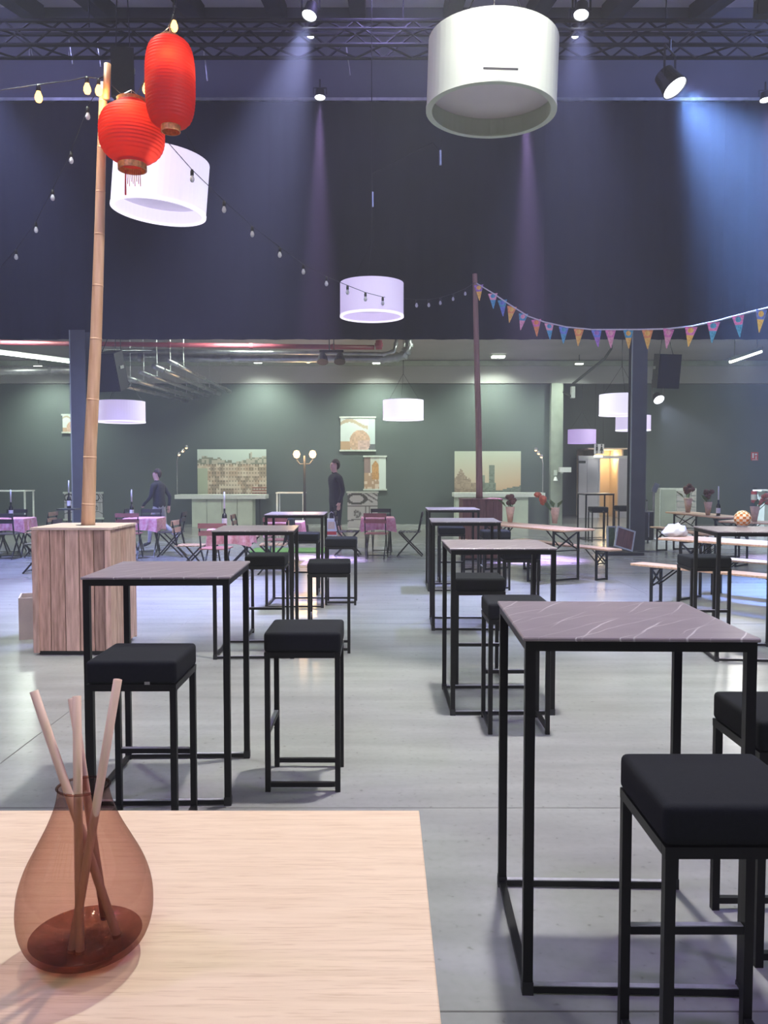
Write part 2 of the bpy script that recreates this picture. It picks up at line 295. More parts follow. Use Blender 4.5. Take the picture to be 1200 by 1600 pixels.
# ------------------------------------------------------------------ mesh helpers
class G:
    def __init__(s): s.v = []; s.f = []; s.m = []
    def add(s, vs, fs, mi=0):
        o = len(s.v); s.v += [tuple(x) for x in vs]; s.f += [tuple(i+o for i in q) for q in fs]; s.m += [mi]*len(fs)
        return s
    def box(s, c, d, R=None, mi=0):
        c = Vector(c); h = Vector(d)/2
        vs = [Vector((x*h.x, y*h.y, z*h.z)) for z in (-1, 1) for y in (-1, 1) for x in (-1, 1)]
        if R is not None: vs = [R @ v for v in vs]
        return s.add([c+v for v in vs], [(0, 2, 3, 1), (4, 5, 7, 6), (0, 1, 5, 4), (2, 6, 7, 3), (0, 4, 6, 2), (1, 3, 7, 5)], mi)
    def bar(s, p, q, w, h=None, mi=0, up=(0, 0, 1)):
        p, q = Vector(p), Vector(q); z = (q-p); L = z.length; z.normalize(); u = Vector(up)
        if abs(z.dot(u)) > 0.99: u = Vector((0, 1, 0))
        x = u.cross(z).normalized(); y = z.cross(x)
        return s.box((p+q)/2, (w, h or w, L), Matrix((x, y, z)).transposed(), mi)
    def tube(s, pts, r, n=8, mi=0, caps=True):
        pts = [Vector(p) for p in pts]; k = len(pts); rs = r if isinstance(r, (list, tuple)) else [r]*k
        vs = []; fs = []; prev = None
        for i, p in enumerate(pts):
            d = (pts[min(i+1, k-1)] - pts[max(i-1, 0)]).normalized()
            if prev is None:
                a = Vector((0, 0, 1)) if abs(d.z) < 0.9 else Vector((1, 0, 0))
                x = a.cross(d).normalized()
            else: x = (prev - d*prev.dot(d)).normalized()
            prev = x; y = d.cross(x)
            vs += [p + (x*math.cos(2*PI*j/n) + y*math.sin(2*PI*j/n))*rs[i] for j in range(n)]
        for i in range(k-1):
            for j in range(n):
                a, b = i*n+j, i*n+(j+1) % n; fs.append((a, b, b+n, a+n))
        if caps: fs += [tuple(range(n-1, -1, -1)), tuple(range((k-1)*n, k*n))]
        return s.add(vs, fs, mi)
    def lathe(s, prof, n=24, c=(0, 0, 0), mi=0, R=None, closed=False):
        c = Vector(c); vs = []; fs = []; k = len(prof)
        for r, z in prof:
            for j in range(n):
                v = Vector((r*math.cos(2*PI*j/n), r*math.sin(2*PI*j/n), z)); vs.append(c + (R @ v if R is not None else v))
        for i in range(k if closed else k-1):
            for j in range(n):
                a, b = i*n+j, i*n+(j+1) % n; d = ((i+1) % k - i)*n; fs.append((a, b, b+d, a+d))
        return s.add(vs, fs, mi)
    def prism(s, poly, h, M4=None, mi=0):
        n = len(poly); vs = [Vector((x, y, 0)) for x, y in poly] + [Vector((x, y, h)) for x, y in poly]
        if M4 is not None: vs = [M4 @ v for v in vs]
        return s.add(vs, [tuple(range(n-1, -1, -1)), tuple(range(n, 2*n))] + [(i, (i+1) % n, (i+1) % n+n, i+n) for i in range(n)], mi)
    def mesh(s, name, mats, smooth=False):
        me = bpy.data.meshes.new(name); me.from_pydata(s.v, [], s.f)
        for m in (mats if isinstance(mats, (list, tuple)) else [mats]): me.materials.append(M[m] if isinstance(m, str) else m)
        me.polygons.foreach_set('material_index', s.m)
        if smooth: me.polygons.foreach_set('use_smooth', [True]*len(me.polygons))
        me.update(); return me
    def build(s, name, mats, parent=None, smooth=False, loc=None):
        o = bpy.data.objects.new(name, s.mesh(name, mats, smooth)); COL.objects.link(o)
        if parent: o.parent = parent
        if loc is not None: o.location = loc
        return o
def inst(name, me, parent=None, loc=(0, 0, 0), rot=(0, 0, 0)):
    o = bpy.data.objects.new(name, me); COL.objects.link(o); o.parent = parent; o.location = loc; o.rotation_euler = rot; return o
def tag(o, label, cat, group=None):
    o['label'] = label; o['category'] = cat
    if group: o['group'] = group
    return o
def thing(name, label, cat, loc=(0, 0, 0), rz=0.0, group=None):
    o = bpy.data.objects.new(name, None); COL.objects.link(o); o.location = loc; o.rotation_euler = (0, 0, rz)
    o.empty_display_size = 0.1
    return tag(o, label, cat, group)
def struct(o): o['kind'] = 'structure'; return o
def dup(root, label, loc, rz, group=None):
    r = root.copy(); COL.objects.link(r); r.location = loc; r.rotation_euler = (0, 0, rz); r['label'] = label
    if group: r['group'] = group
    for ch in root.children:
        c = ch.copy(); COL.objects.link(c); c.parent = r
        for g in ch.children:
            d = g.copy(); COL.objects.link(d); d.parent = c
    return r
def soft_box(d, bev, seg=3, mid=0.0):
    bm = bmesh.new(); bmesh.ops.create_cube(bm, size=1)
    for v in bm.verts: v.co = Vector((v.co.x*d[0], v.co.y*d[1], v.co.z*d[2]))
    bmesh.ops.bevel(bm, geom=bm.edges[:], offset=bev, segments=seg, affect='EDGES', profile=0.6)
    return bm
def from_bm(name, bm, m, parent=None, smooth=True, loc=(0, 0, 0)):
    me = bpy.data.meshes.new(name); bm.to_mesh(me); bm.free(); me.materials.append(M[m])
    if smooth: me.polygons.foreach_set('use_smooth', [True]*len(me.polygons))
    o = bpy.data.objects.new(name, me); COL.objects.link(o); o.parent = parent; o.location = loc; return o

# ================================================================== SETTING
YD, YW = 17.0, 25.4          # drape plane / back wall of the low aisle
ZS, ZC = 4.30, 5.02          # drape bottom / aisle soffit
XL, XR = -14.0, 14.0
YB = -6.0
def roof_z(y): return 10.95 + 0.263*(y-17.0)
fl = struct(G().box((0, (YB+34)/2, -0.1), (XR-XL+1, 34-YB, 0.2)).build('floor', 'floor'))
jm = G().box((0, 0, 0), (XR-XL, 0.006, 0.0015)).mesh('joint', 'joint'); jv = G().box((0, 0, 0), (0.006, 31, 0.0015)).mesh('joint', 'joint')
for y in (2.36, 3.84, 8.6, 13.4, 18.2): inst('joint', jm, fl, (0, y, 0.0005))
for x in (-7.6, -2.1, 3.45, 9.0): inst('joint', jv, fl, (x, 9.5, 0.0005))
struct(G().box((XL-0.1, 14, 6), (0.2, 40, 12)).build('wall_left', 'wall_hall'))
struct(G().box((XR+0.1, 14, 6), (0.2, 40, 12)).build('wall_right', 'wall_hall'))
struct(G().box((0, YB-0.1, 3), (28.4, 0.2, 6)).build('wall_front', 'wall_hall'))
# pitched roof with rafters
rf = struct(G().bar((0, YB-0.2, roof_z(YB-0.2)+0.1), (0, 17.6, roof_z(17.6)+0.1), 28.4, 0.2).build('ceiling', 'roof'))
rm = G().bar((0, YB, roof_z(YB)-0.17), (0, 17.0, roof_z(17.0)-0.17), 0.30, 0.34).mesh('rafter', 'rafter')
for px in (-60, 55, 168, 307, 436, 560, 705, 835, 953, 1090, 1230):
    inst('rafter', rm, rf, (at(px, 15, 16.9).x, 0, 0))
pm = G().box((0, 0, 0), (28, 0.14, 0.2)).mesh('purlin', 'rafter')
for y in (2.0, 5.5, 9.0, 12.5): inst('purlin', pm, rf, (0, y, roof_z(y)-0.10))
# gable wall over the aisle and the black drapes on it
struct(G().box((0, YD+0.25, (ZS+0.08+11.2)/2), (28, 0.3, 11.2-ZS-0.08)).build('wall_upper', 'wall_hall'))
dr = thing('blackout_drape', 'tall black cloth drapes hung across the hall above the low aisle', 'curtain', (0, YD, ZS))
ztop = at(600, 160, YD).z - ZS
edges_px = [-420, -120, 152, 500, 850, 1130, 1400, 1700]
for i in range(len(edges_px)-1):
    xa, xb = at(edges_px[i], 300, YD).x, at(edges_px[i+1], 300, YD).x
    xa, xb = max(xa, XL+0.1), min(xb, XR-0.1)
    n = 40; g = G(); vs = []; ph = random.random()*6
    for k in range(n+1):
        x = xa + (xb-xa)*k/n; y = -0.06 + 0.035*math.sin(k*0.9+ph) + 0.02*math.sin(k*2.1+ph)
        vs += [(x, y, 0.0), (x, y*0.6-0.02, ztop)]
    g.add(vs, [(2*k, 2*k+2, 2*k+3, 2*k+1) for k in range(n)]); g.build('panel', 'drape', dr, smooth=True)
G().bar((XL+0.1, -0.08, ztop+0.02), (XR-0.1, -0.08, ztop+0.02), 0.06).build('top_rail', 'galv', dr)
# low aisle behind the columns
struct(G().box((0, (YD+34)/2+0.2, ZC+0.1), (28, 34-YD, 0.2)).build('ceiling', 'ceil_pale'))
zband = at(600, 600, YW).z
xo0, xo1 = at(880, 700, YW).x, at(1004, 700, YW).x
struct(G().box(((XL+xo0)/2, YW+0.1, zband/2), (xo0-XL, 0.2, zband)).build('wall_back', 'wall_dark'))
struct(G().box(((XR+xo1)/2, YW+0.1, zband/2), (XR-xo1, 0.2, zband)).build('wall_back', 'wall_dark'))
struct(G().box((0, YW+0.1, (zband+ZC)/2+0.01), (28, 0.2, ZC-zband-0.02)).build('wall_back', 'wall_pale'))
struct(G().box((0, YW-0.05, ZC-0.10), (28, 0.10, 0.14)).build('trim_1', 'steel_pale'))
struct(G().box(((xo0-0.30), YW-0.13, zband/2), (0.26, 0.24, zband)).box((xo0-0.11, YW-0.09, zband/2), (0.12, 0.16, zband)).build('trim_2', 'steel_pale'))
# recess behind the opening
YR = 31.0
struct(G().box(((xo0+xo1)/2+0.5, YR+0.1, ZC/2), (6, 0.2, ZC)).build('wall_recess', 'wall_dark'))
struct(G().box((xo0-0.1, (YW+YR)/2+0.15, ZC/2), (0.2, YR-YW-0.1, ZC)).build('wall_recess', 'wall_dark'))
struct(G().box((xo1+1.6, (YW+YR)/2+0.15, ZC/2), (0.2, YR-YW-0.1, ZC)).build('wall_recess', 'wall_dark'))

# steel columns at the edge of the low aisle
def column(px, w, label):
    x = at(px, 700, YD-0.35).x; t = thing('steel_column', label, 'column', (x, YD-0.35, 0))
    H = ZS + 0.12
    G().box((0, -w/2+0.01, H/2), (w, 0.02, H)).build('flange', 'steel_grey', t)
    G().box((0, w/2-0.01, H/2), (w, 0.02, H)).build('flange', 'steel_grey', t)
    G().box((0, 0, H/2), (0.015, w-0.04, H)).build('web', 'steel_grey', t)
    G().box((0, 0, 0.012), (w+0.14, w+0.14, 0.024)).build('base_plate', 'steel_grey', t)
    G().box((-w/2-0.012, -w/2+0.02, H/2), (0.022, 0.03, H)).build('pale_edge', 'steel_pale', t)  # full-height pale strip at the left flange edge
    return t
column(128, 0.29, 'dark steel column behind the bamboo pole')
column(995, 0.29, 'dark steel column under the bunting')

# ================================================================== BAR TABLES
def make_table():
    w = 0.70; t = thing('bar_table', '', 'table'); h = w/2
    tb = soft_box((w, w, 0.012), 0.003, 1); from_bm('top', tb, 'veined', t, False, (0, 0, 1.094))
    lg = G().box((0, 0, 0.544), (0.03, 0.03, 1.088)).mesh('leg', 'black_metal')
    ft = G().box((0, 0, 0.02), (0.034, 0.034, 0.04)).mesh('foot_cap', 'plastic_black')
    for sx in (-1, 1):
        for sy in (-1, 1):
            inst('leg', lg, t, (sx*(h-0.023), sy*(h-0.023), 0))
            inst('foot_cap', ft, t, (sx*(h-0.023), sy*(h-0.023), 0))
    rx = G().box((0, 0, 0), (w-0.076, 0.03, 0.03)).mesh('rail', 'black_metal')
    bx = G().box((0, 0, -0.004), (w-0.078, 0.026, 0.018)).box((0, 0, 0.0065), (w-0.078, 0.020, 0.003), mi=1).mesh('bottom_rail', ['black_metal', 'strip'])
    for s in (-1, 1):
        inst('top_rail', rx, t, (0, s*(h-0.023), 1.073)); inst('top_rail', rx, t, (s*(h-0.023), 0, 1.073), (0, 0, PI/2))
        inst('bottom_rail', bx, t, (0, s*(h-0.023), 0.020))
    by = G().box((0, 0, -0.004), (w-0.078, 0.026, 0.018)).mesh('bottom_rail', 'black_metal')
    inst('bottom_rail', by, t, (-(h-0.023), 0, 0.020), (0, 0, PI/2))
    return t
TB = make_table(); used = [False]
def place(proto, flag, label, loc, rz, group):
    if not flag[0]:
        flag[0] = True; proto.location = loc; proto.rotation_euler = (0, 0, rz); proto['label'] = label; proto['group'] = group; return proto
    return dup(proto, label, loc, rz, group)
def table(x, y, a, label):
    c, s = math.cos(a), math.sin(a); h = 0.35
    return place(TB, used, label, (x + h*c - h*s, y + h*s + h*c, 0), a, 'dark square bar tables')
table(0.4146, 2.428, -0.026, 'nearest dark square bar table with pale stone veins, right foreground')
table(-1.4235, 3.838, 0.027, 'dark square bar table just behind the vase of sticks, left')
table(0.428, 5.316, 0.012, 'second dark bar table of the right row, behind the nearest one')
table(0.474, 8.215, -0.021, 'third dark bar table of the right row')
table(0.583, 10.955, 0.0, 'farthest dark bar table of the right row, before the brown planter')
table(-1.461, 6.936, 0.041, 'second dark bar table of the left row, beside the wooden crate')
table(-1.403, 9.615, 0.003, 'farthest dark bar table of the left row, before the standing man')
table(2.778, 6.857, -0.087, 'dark bar table at the right edge carrying the orange checked bundle')
table(4.72, 19.3, 0.05, 'small far bar table in front of the white restroom door')

def make_stool():
    t = thing('bar_stool', '', 'stool'); w = 0.38; h = w/2 - 0.016
    bm = soft_box((w, w, 0.10), 0.022, 4)
    for v in bm.verts:
        if v.co.z > 0.02: v.co.z += 0.006*(1-(2*v.co.x/w)**2)*(1-(2*v.co.y/w)**2)
    cu = from_bm('cushion', bm, 'cushion', t, True, (0, 0, 0.752))
    G().box((w*0.18, -w/2-0.001, -0.043), (0.022, 0.003, 0.012)).build('label_tab', 'tag', cu)
    for sy in (-1, 1): G().box((0, sy*h, 0.688), (w-0.004, 0.028, 0.028)).build('seat_rail', 'black_metal', t)
    for sx in (-1, 1): G().box((sx*h, 0, 0.688), (0.028, w-0.062, 0.028)).build('seat_rail', 'black_metal', t)
    lg = G().box((0, 0, 0.337), (0.026, 0.026, 0.674)).mesh('leg', 'black_metal')
    for sx in (-1, 1):
        for sy in (-1, 1): inst('leg', lg, t, (sx*h, sy*h, 0))
        G().box((sx*h, 0, 0.035), (0.022, w-0.06, 0.022)).build('bottom_rail', 'black_metal', t)
    G().box((0, h, 0.300), (w-0.06, 0.024, 0.022)).box((0, h, 0.3125), (w-0.064, 0.020, 0.003), mi=1).build('footrest', ['black_metal', 'strip'], t)
    return t
ST = make_stool(); su = [False]
FAR, NEAR, LEFT, RIGHT = 0.0, PI, PI/2, -PI/2     # side of the footrest
def stool(x, y, a, label, j=0.0): return place(ST, su, label, (x, y, 0), a + j, 'black cushioned bar stools')
stool(0.855, 2.10, FAR, 'nearest black bar stool, cut by the right picture edge')
stool(1.38, 2.76, LEFT, 'black bar stool at the right side of the nearest table')
c = (gnd(418, 1238) + gnd(528, 1238))/2
stool(c.x, c.y+0.19, LEFT, 'black bar stool alone on the floor right of the left front table')
stool(-1.06, 3.60, FAR, 'black bar stool behind the vase sticks, in front of left table')
stool(-1.13, 7.95, NEAR, 'black bar stool tucked behind the second left table')
stool(-0.49, 7.36, LEFT, 'black bar stool on the right of the second left table', 0.04)
stool(-0.52, 10.0, LEFT, 'black bar stool right of the farthest left table')
stool(-1.04, 10.8, NEAR, 'black bar stool behind the farthest left table')
stool(0.82, 5.12, FAR, 'black bar stool pushed under the second right table from the front')
stool(0.72, 6.30, NEAR, 'black bar stool behind the second right table')
stool(1.40, 8.55, LEFT, 'black bar stool right of the third right table')
stool(0.98, 12.0, NEAR, 'black bar stool behind the farthest right table')
stool(1.52, 11.25, LEFT, 'black bar stool right of the farthest right table')
stool(3.04, 7.80, NEAR, 'black bar stool behind the table with the orange checked bundle')
stool(4.93, 18.95, FAR, 'far black bar stool in front of the restroom table, left one')
stool(5.72, 19.6, LEFT, 'far black bar stool beside the restroom table, next to the column')

# ================================================================== FOREGROUND WOODEN TABLE AND VASE
TZ = 0.75
cr = gnd(655, 1266, TZ)
xr, yb = cr.x, cr.y
ft = thing('wooden_table', 'pale bamboo tabletop in the bottom left foreground', 'table', (xr-0.8, yb-0.55, 0))
bm = soft_box((1.6, 1.1, 0.03), 0.003, 2); from_bm('top', bm, 'bamboo', ft, False, (0, 0, TZ-0.015))
for sx in (-1, 1):
    for sy in (-1, 1): G().box((sx*0.74, sy*0.49, (TZ-0.03)/2), (0.06, 0.06, TZ-0.03)).build('leg', 'bamboo', ft)
for sy in (-1, 1): G().box((0, sy*0.49, TZ-0.07), (1.42, 0.025, 0.08)).build('apron', 'bamboo', ft)
vb = gnd(135, 1490, TZ)
sc_v = (vb - Vector((0, 0, CAMH))).length/F      # metres per pixel at the vase
vz = lambda px: px*sc_v
va = thing('glass_vase', 'smoky rose teardrop glass vase on the pale wooden tabletop', 'vase', vb)
R0 = vz(105)*0.815
HV = R0*2.62
prof = [(0.0, 0.004), (R0*0.45, 0.002), (R0*0.66, 0.012*R0/0.12), (R0*0.86, HV*0.09), (R0*0.97, HV*0.19), (R0, HV*0.30), (R0*0.965, HV*0.42), (R0*0.86, HV*0.54), (R0*0.70, HV*0.66), (R0*0.55, HV*0.77), (R0*0.44, HV*0.87), (R0*0.385, HV*0.95), (R0*0.375, HV)]
def smooth_prof(p, k=4):
    out = []
    for i in range(len(p)-1):
        p0 = p[max(i-1, 0)]; p1 = p[i]; p2 = p[i+1]; p3 = p[min(i+2, len(p)-1)]
        for j in range(k):
            t = j/k
            out.append(tuple(0.5*((2*p1[a]) + (-p0[a]+p2[a])*t + (2*p0[a]-5*p1[a]+4*p2[a]-p3[a])*t*t + (-p0[a]+3*p1[a]-3*p2[a]+p3[a])*t**3) for a in (0, 1)))
    out.append(p[-1]); return [(max(r, 0.0005), z) for r, z in out]
sp = smooth_prof(prof)
G().lathe(sp, 56).build('body', 'vase', va, smooth=True)
G().lathe([(R0*0.375-0.002, HV-0.002), (R0*0.375, HV+0.002), (R0*0.375+0.003, HV), (R0*0.375, HV-0.003)], 48, closed=True).build('lip', 'vase', va, smooth=True)
inner = [(r*0.965, z*0.985+0.010) for r, z in sp if z < HV*0.11]
ri = inner[-1][0]
G().lathe([(0.0005, inner[0][1])] + inner + [(ri*0.97, inner[-1][1]-0.002), (ri*0.4, inner[-1][1]-0.003), (0.0005, inner[-1][1]-0.003)], 40).build('liquid', 'vase_base', va, smooth=True)
# sticks: foot pixel -> tip pixel
def stick(foot, tip, dy, label):
    p = gnd(foot[0], foot[1], TZ+0.028); q = at(tip[0], tip[1], p.y+dy)
    o = thing('wooden_stick', label, 'stick', p, group='wooden sticks in the glass vase')
    G().tube([(0, 0, 0), q-p], 0.0075, 12).build('rod', 'dowel', o, smooth=True)
stick((183, 1464), (53, 1080), 0.015, 'wooden stick in the vase leaning left, its tip farthest left')
stick((164, 1435), (113, 1092), -0.02, 'short wooden stick in the vase between the other two tips')
stick((112, 1487), (184, 1062), 0.02, 'wooden stick in the vase leaning right, its tip highest')
stick((125, 1490), (120, 1088), 0.05, 'wooden stick in the vase half hidden behind the middle one')

# ================================================================== CRATES AND POLES
def crate(x0, x1, y0, y1, H, label, ma, mb, mt, nf=5):
    w, d = x1-x0, y1-y0; t = thing('planter_crate', label, 'crate', ((x0+x1)/2, (y0+y1)/2, 0))
    th = 0.022; rnd = random.Random(3)
    G().box((0, 0, 0.03), (w-0.06, d-0.06, 0.05)).build('plinth', 'plastic_black', t)
    G().box((0, 0, H/2), (w-0.06, d-0.06, H-0.10)).build('inner_liner', 'wood_dark', t)
    for sy in (-1, 1):
        cuts = [0] + sorted(rnd.uniform(0.13, 0.2) for _ in range(0)) + [i/nf for i in range(1, nf)] + [1]
        for i in range(nf):
            a, b = -w/2+th + (w-2*th)*cuts[i], -w/2+th + (w-2*th)*cuts[i+1]
            g = G().box(((a+b)/2, sy*(d/2-th/2-rnd.uniform(0, 0.004)), H/2+0.01), (b-a-0.008, th, H-0.06)); g.build('plank', ma if (i*7+1) % 3 else mb, t)
    for sx in (-1, 1):
        for i in range(nf):
            a, b = -d/2 + d*i/nf, -d/2 + d*(i+1)/nf
            g = G().box((sx*(w/2-th/2+rnd.uniform(0, 0.003)), (a+b)/2, H/2+0.01), (th, b-a-0.008, H-0.06)); g.build('plank', mb if (i*5+2) % 3 else ma, t)
        for sy in (-1, 1):
            G().box((sx*(w/2-0.022), sy*(d/2+0.006), H/2), (0.05, 0.014, H-0.05)).build('corner_strip', mb, t)
    nb = 4
    for i in range(nb):
        a, b = -d/2-0.01 + (d+0.02)*i/nb, -d/2-0.01 + (d+0.02)*(i+1)/nb
        G().box((0, (a+b)/2, H-0.010), (w+0.03, b-a-0.004, 0.02)).build('lid_board', mt, t)
    G().lathe([(0.085, H+0.0005), (0.085, H+0.002), (0.001, H+0.002)], 20).build('pole_hole', 'plastic_black', t)
    return t
crate(-3.04, -2.365, 7.10, 7.80, 1.115, 'tall rough plank crate holding the bamboo pole, left', 'wood_crate', 'wood_crate_b', 'wood_crate_top')
xc2 = at(750, 780, 15.2).x
crate(xc2-0.35, xc2+0.36, 14.85, 15.55, 1.115, 'red brown plank crate holding the far pole, centre', 'wood_dark', 'wood_dark', 'wood_dark')
def pole(label, pts, r0, r1, m, nodes):
    base = pts[0]; t = thing('pole', label, 'pole', base); P = [p-base for p in pts]
    n = len(P); cat = []
    for i in range(n-1):
        for k in range(6): cat.append(P[i].lerp(P[i+1], k/6))
    cat.append(P[-1]); N = len(cat)
    G().tube(cat, [r0+(r1-r0)*i/(N-1) for i in range(N)], 14).build('stem', m, t, smooth=True)
    for k in range(nodes):
        f = (k+0.6)/nodes; i = f*(N-1); a = int(i); p = cat[a].lerp(cat[min(a+1, N-1)], i-a); r = r0+(r1-r0)*f
        d = (cat[min(a+1, N-1)]-cat[a]).normalized()
        G().tube([p-d*0.008, p, p+d*0.008], [r*1.0, r*1.05, r*1.0], 14).build('node_ring', m, t, smooth=True)
    return t
YP = 7.45
p1 = [at(137, 812, YP), at(141, 700, YP), at(150, 530, YP), at(155, 380, YP), at(158, 260, YP), at(162, 130, YP)]
p1[0].z = 1.05
pole1 = pole('tall bamboo pole standing in the plank crate, left', p1, 0.062, 0.034, 'bamboo_pole', 9)
q0 = at(166, 155, YP-0.06); q1 = at(168, 100, YP-0.06)
G().tube([q0-p1[0], q1-p1[0]], 0.03, 10).build('lashed_stub', 'bamboo_pole', pole1, smooth=True)
YQ = 15.2
p2 = [at(749, 790, YQ), at(748, 680, YQ), at(745, 560, YQ), at(742, 428, YQ)]; p2[0].z = 1.05
pole('thin wooden pole at the left end of the bunting', p2, 0.062, 0.045, 'pole_dark', 5)
# pale open box beside the crate
bx = thing('cardboard_box', 'small pale open box on the floor left of the plank crate', 'box', (-3.36, 7.98, 0), 0.35)
for s in (-1, 1):
    G().box((s*0.17, 0, 0.2), (0.012, 0.35, 0.4)).build('side', 'cardboard', bx)
    G().box((0, s*0.17, 0.2), (0.33, 0.012, 0.4)).build('side', 'cardboard', bx)
G().box((0, 0, 0.01), (0.33, 0.33, 0.012)).build('bottom', 'cardboard', bx)

# ================================================================== DRUM PENDANTS
def drum(px, py_bot, Y, wpx, label, hr=0.54, ms=('shade_lit', 'rim_lit', 'diff_lit'), tilt=(0, 0), top=None):
    c = at(px, py_bot, Y); R = wpx/2*(Y/math.cos(math.atan((px-600)/F)))/F * (1/math.sqrt(1+((px-600)/F)**2))
    R = wpx/2*Y/F*1.0
    h = 2*R*hr; t = thing('drum_pendant', label, 'pendant lamp', c, group='drum pendant lamps')
    t.rotation_euler = (tilt[0], tilt[1], 0)
    n = 56; th = 0.015
    G().lathe([(R, 0.0), (R, h), (R-th, h), (R-th, 0.0)], n, closed=True).build('shade', ms[0], t, smooth=False)
    w = R*0.085
    G().lathe([(R+0.004, -0.006), (R+0.004, 0.02), (R-w*0.2, 0.02), (R-w, 0.006), (R-w, -0.006)], n, closed=True).build('bottom_rim', ms[1], t)
    G().lathe([(0.001, h*0.28), (R-th-0.002, h*0.28), (R-th-0.002, h*0.28+0.01), (0.001, h*0.28+0.01)], n).build('diffuser', ms[2], t)
    G().lathe([(0.001, h*0.97), (R-th-0.002, h*0.97), (R-th-0.002, h*0.97+0.01), (0.001, h*0.97+0.01)], n).build('top_disc', 'white_metal', t)
    zt = (top if top else roof_z(Y)-0.3) - c.z
    hub = h + R*1.3 if zt > h + R*1.3 + 0.1 else h + (zt-h)*0.6
    for k in range(3):
        a = 2*PI*k/3+0.4
        G().tube([(R*0.93*math.cos(a), R*0.93*math.sin(a), h-0.01), (0, 0, hub)], 0.004, 5).build('suspension_wire', 'truss', t)
    G().tube([(0, 0, hub), (0, 0, zt)], 0.008, 6).build('cable', 'cord', t)
    return t
drum(767, 174, 6.3, 197, 'large unlit cream drum pendant hanging nearest, top right', 0.525, ('shade_off', 'shade_off', 'diff_off'), tilt=(0, 0.03))
drum(248, 331, 8.6, 142, 'large glowing white drum pendant behind the red lanterns', 0.56, ('shade_white', 'rim_lit', 'diff_lit'), tilt=(0.0, 0.085))
drum(581, 495, 12.3, 98, 'glowing lilac drum pendant in mid air, crossed by the bulb string', 0.52)
drum(630, 656, 20.0, 63, 'glowing white drum pendant in the aisle above the posters', 0.48, ('shade_white', 'rim_lit', 'diff_lit'), top=ZC)
drum(190, 660, 17.9, 72, 'glowing lilac drum pendant in the aisle right of the bamboo pole', 0.45, ('shade_lit', 'rim_lit', 'diff_lit'), top=ZC)
drum(971, 649, 19.2, 68, 'bright drum pendant behind the right column, highest of three', 0.47, ('shade_white', 'rim_lit', 'diff_lit'), top=ZC)
drum(989, 673, 23.6, 53, 'lilac drum pendant behind the right column, partly covered', 0.44, ('shade_lit', 'rim_lit', 'diff_lit'), top=ZC)
drum(909, 693, 28.5, 43, 'small violet drum pendant above the restroom sign', 0.5, ('shade_violet', 'shade_violet', 'diff_lit'), top=ZC)
G().box((0, -0.501, 0.072), (0.24, 0.004, 0.014)).build('slot', 'plastic_black', bpy.data.objects['drum_pendant'])

# ================================================================== LANTERNS
def lantern(px, py, Y, wpx, hpx, label, shape, ribs, tassel):
    c = at(px, py, Y); R = wpx/2*Y/F; H = hpx*Y/F
    t = thing('paper_lantern', label, 'lantern', c - Vector((0, 0, H/2)), group='red paper lanterns'); pr = []
    n = ribs*4
    for i in range(n+1):
        f = i/n; s = 2*f-1
        r = R*shape(s); r *= 1 - 0.045*(0.5+0.5*math.cos(2*PI*f*ribs))
        pr.append((r, f*H))
    G().lathe(pr, 40).build('body', 'lantern', t, smooth=True)
    rt = pr[-1][0]; rb = pr[0][0]
    G().lathe([(rb*1.0, 0.0), (rb*1.0, -0.05), (rb*0.9, -0.05), (rb*0.9, 0.0)], 28, closed=True).build('bottom_collar', 'gold', t)
    G().lathe([(rt*1.0, H), (rt*1.0, H+0.03), (rt*0.9, H+0.03), (rt*0.9, H)], 28, closed=True).build('top_collar', 'gold', t)
    g = G()
    for k in range(2):
        a = 0.3 + k*PI/2; g.tube([(rt*math.cos(a), rt*math.sin(a), H+0.03), (0, 0, H+0.11), (-rt*math.cos(a), -rt*math.sin(a), H+0.03)], 0.003, 5)
    g.build('hanger_wire', 'chrome', t)
    if tassel:
        for k in range(9):
            x = (k-4)*0.016; l = 0.10 + 0.02*(k % 3)
            G().tube([(x, 0, -0.045), (x+0.004, 0.005, -0.045-l)], 0.0035, 5).build('tassel_strand', 'tassel', t)
        G().tube([(-0.06, 0, -0.05), (-0.062, 0, -0.26)], [0.006, 0.009], 6).build('long_tassel', 'tassel', t)
    return c, R, H
oval = lambda s: (1-abs(s)**3.6)**(1/2.6)*0.55 + 0.45*(1-0.10*s*s) if abs(s) < 0.999 else 0.45*0.9
lc1 = lantern(266, 130, 7.05, 76, 128, 'tall oval red paper lantern hanging highest', oval, 26, False)
rnd_ = lambda s: max(0.46, (1-abs(s)**2.8)**0.5)
lc2 = lantern(206, 209, 7.25, 99, 92, 'round red paper lantern with tassels beside the bamboo pole', rnd_, 18, True)
for (c, R, H), pw in ((lc1, 5), (lc2, 7)):
    lamp('lantern_bulb', 'POINT', c + Vector((0.02, -R*0.62, H*0.22)), pw*0.5, (1.0, 0.55, 0.22), size=0.05)

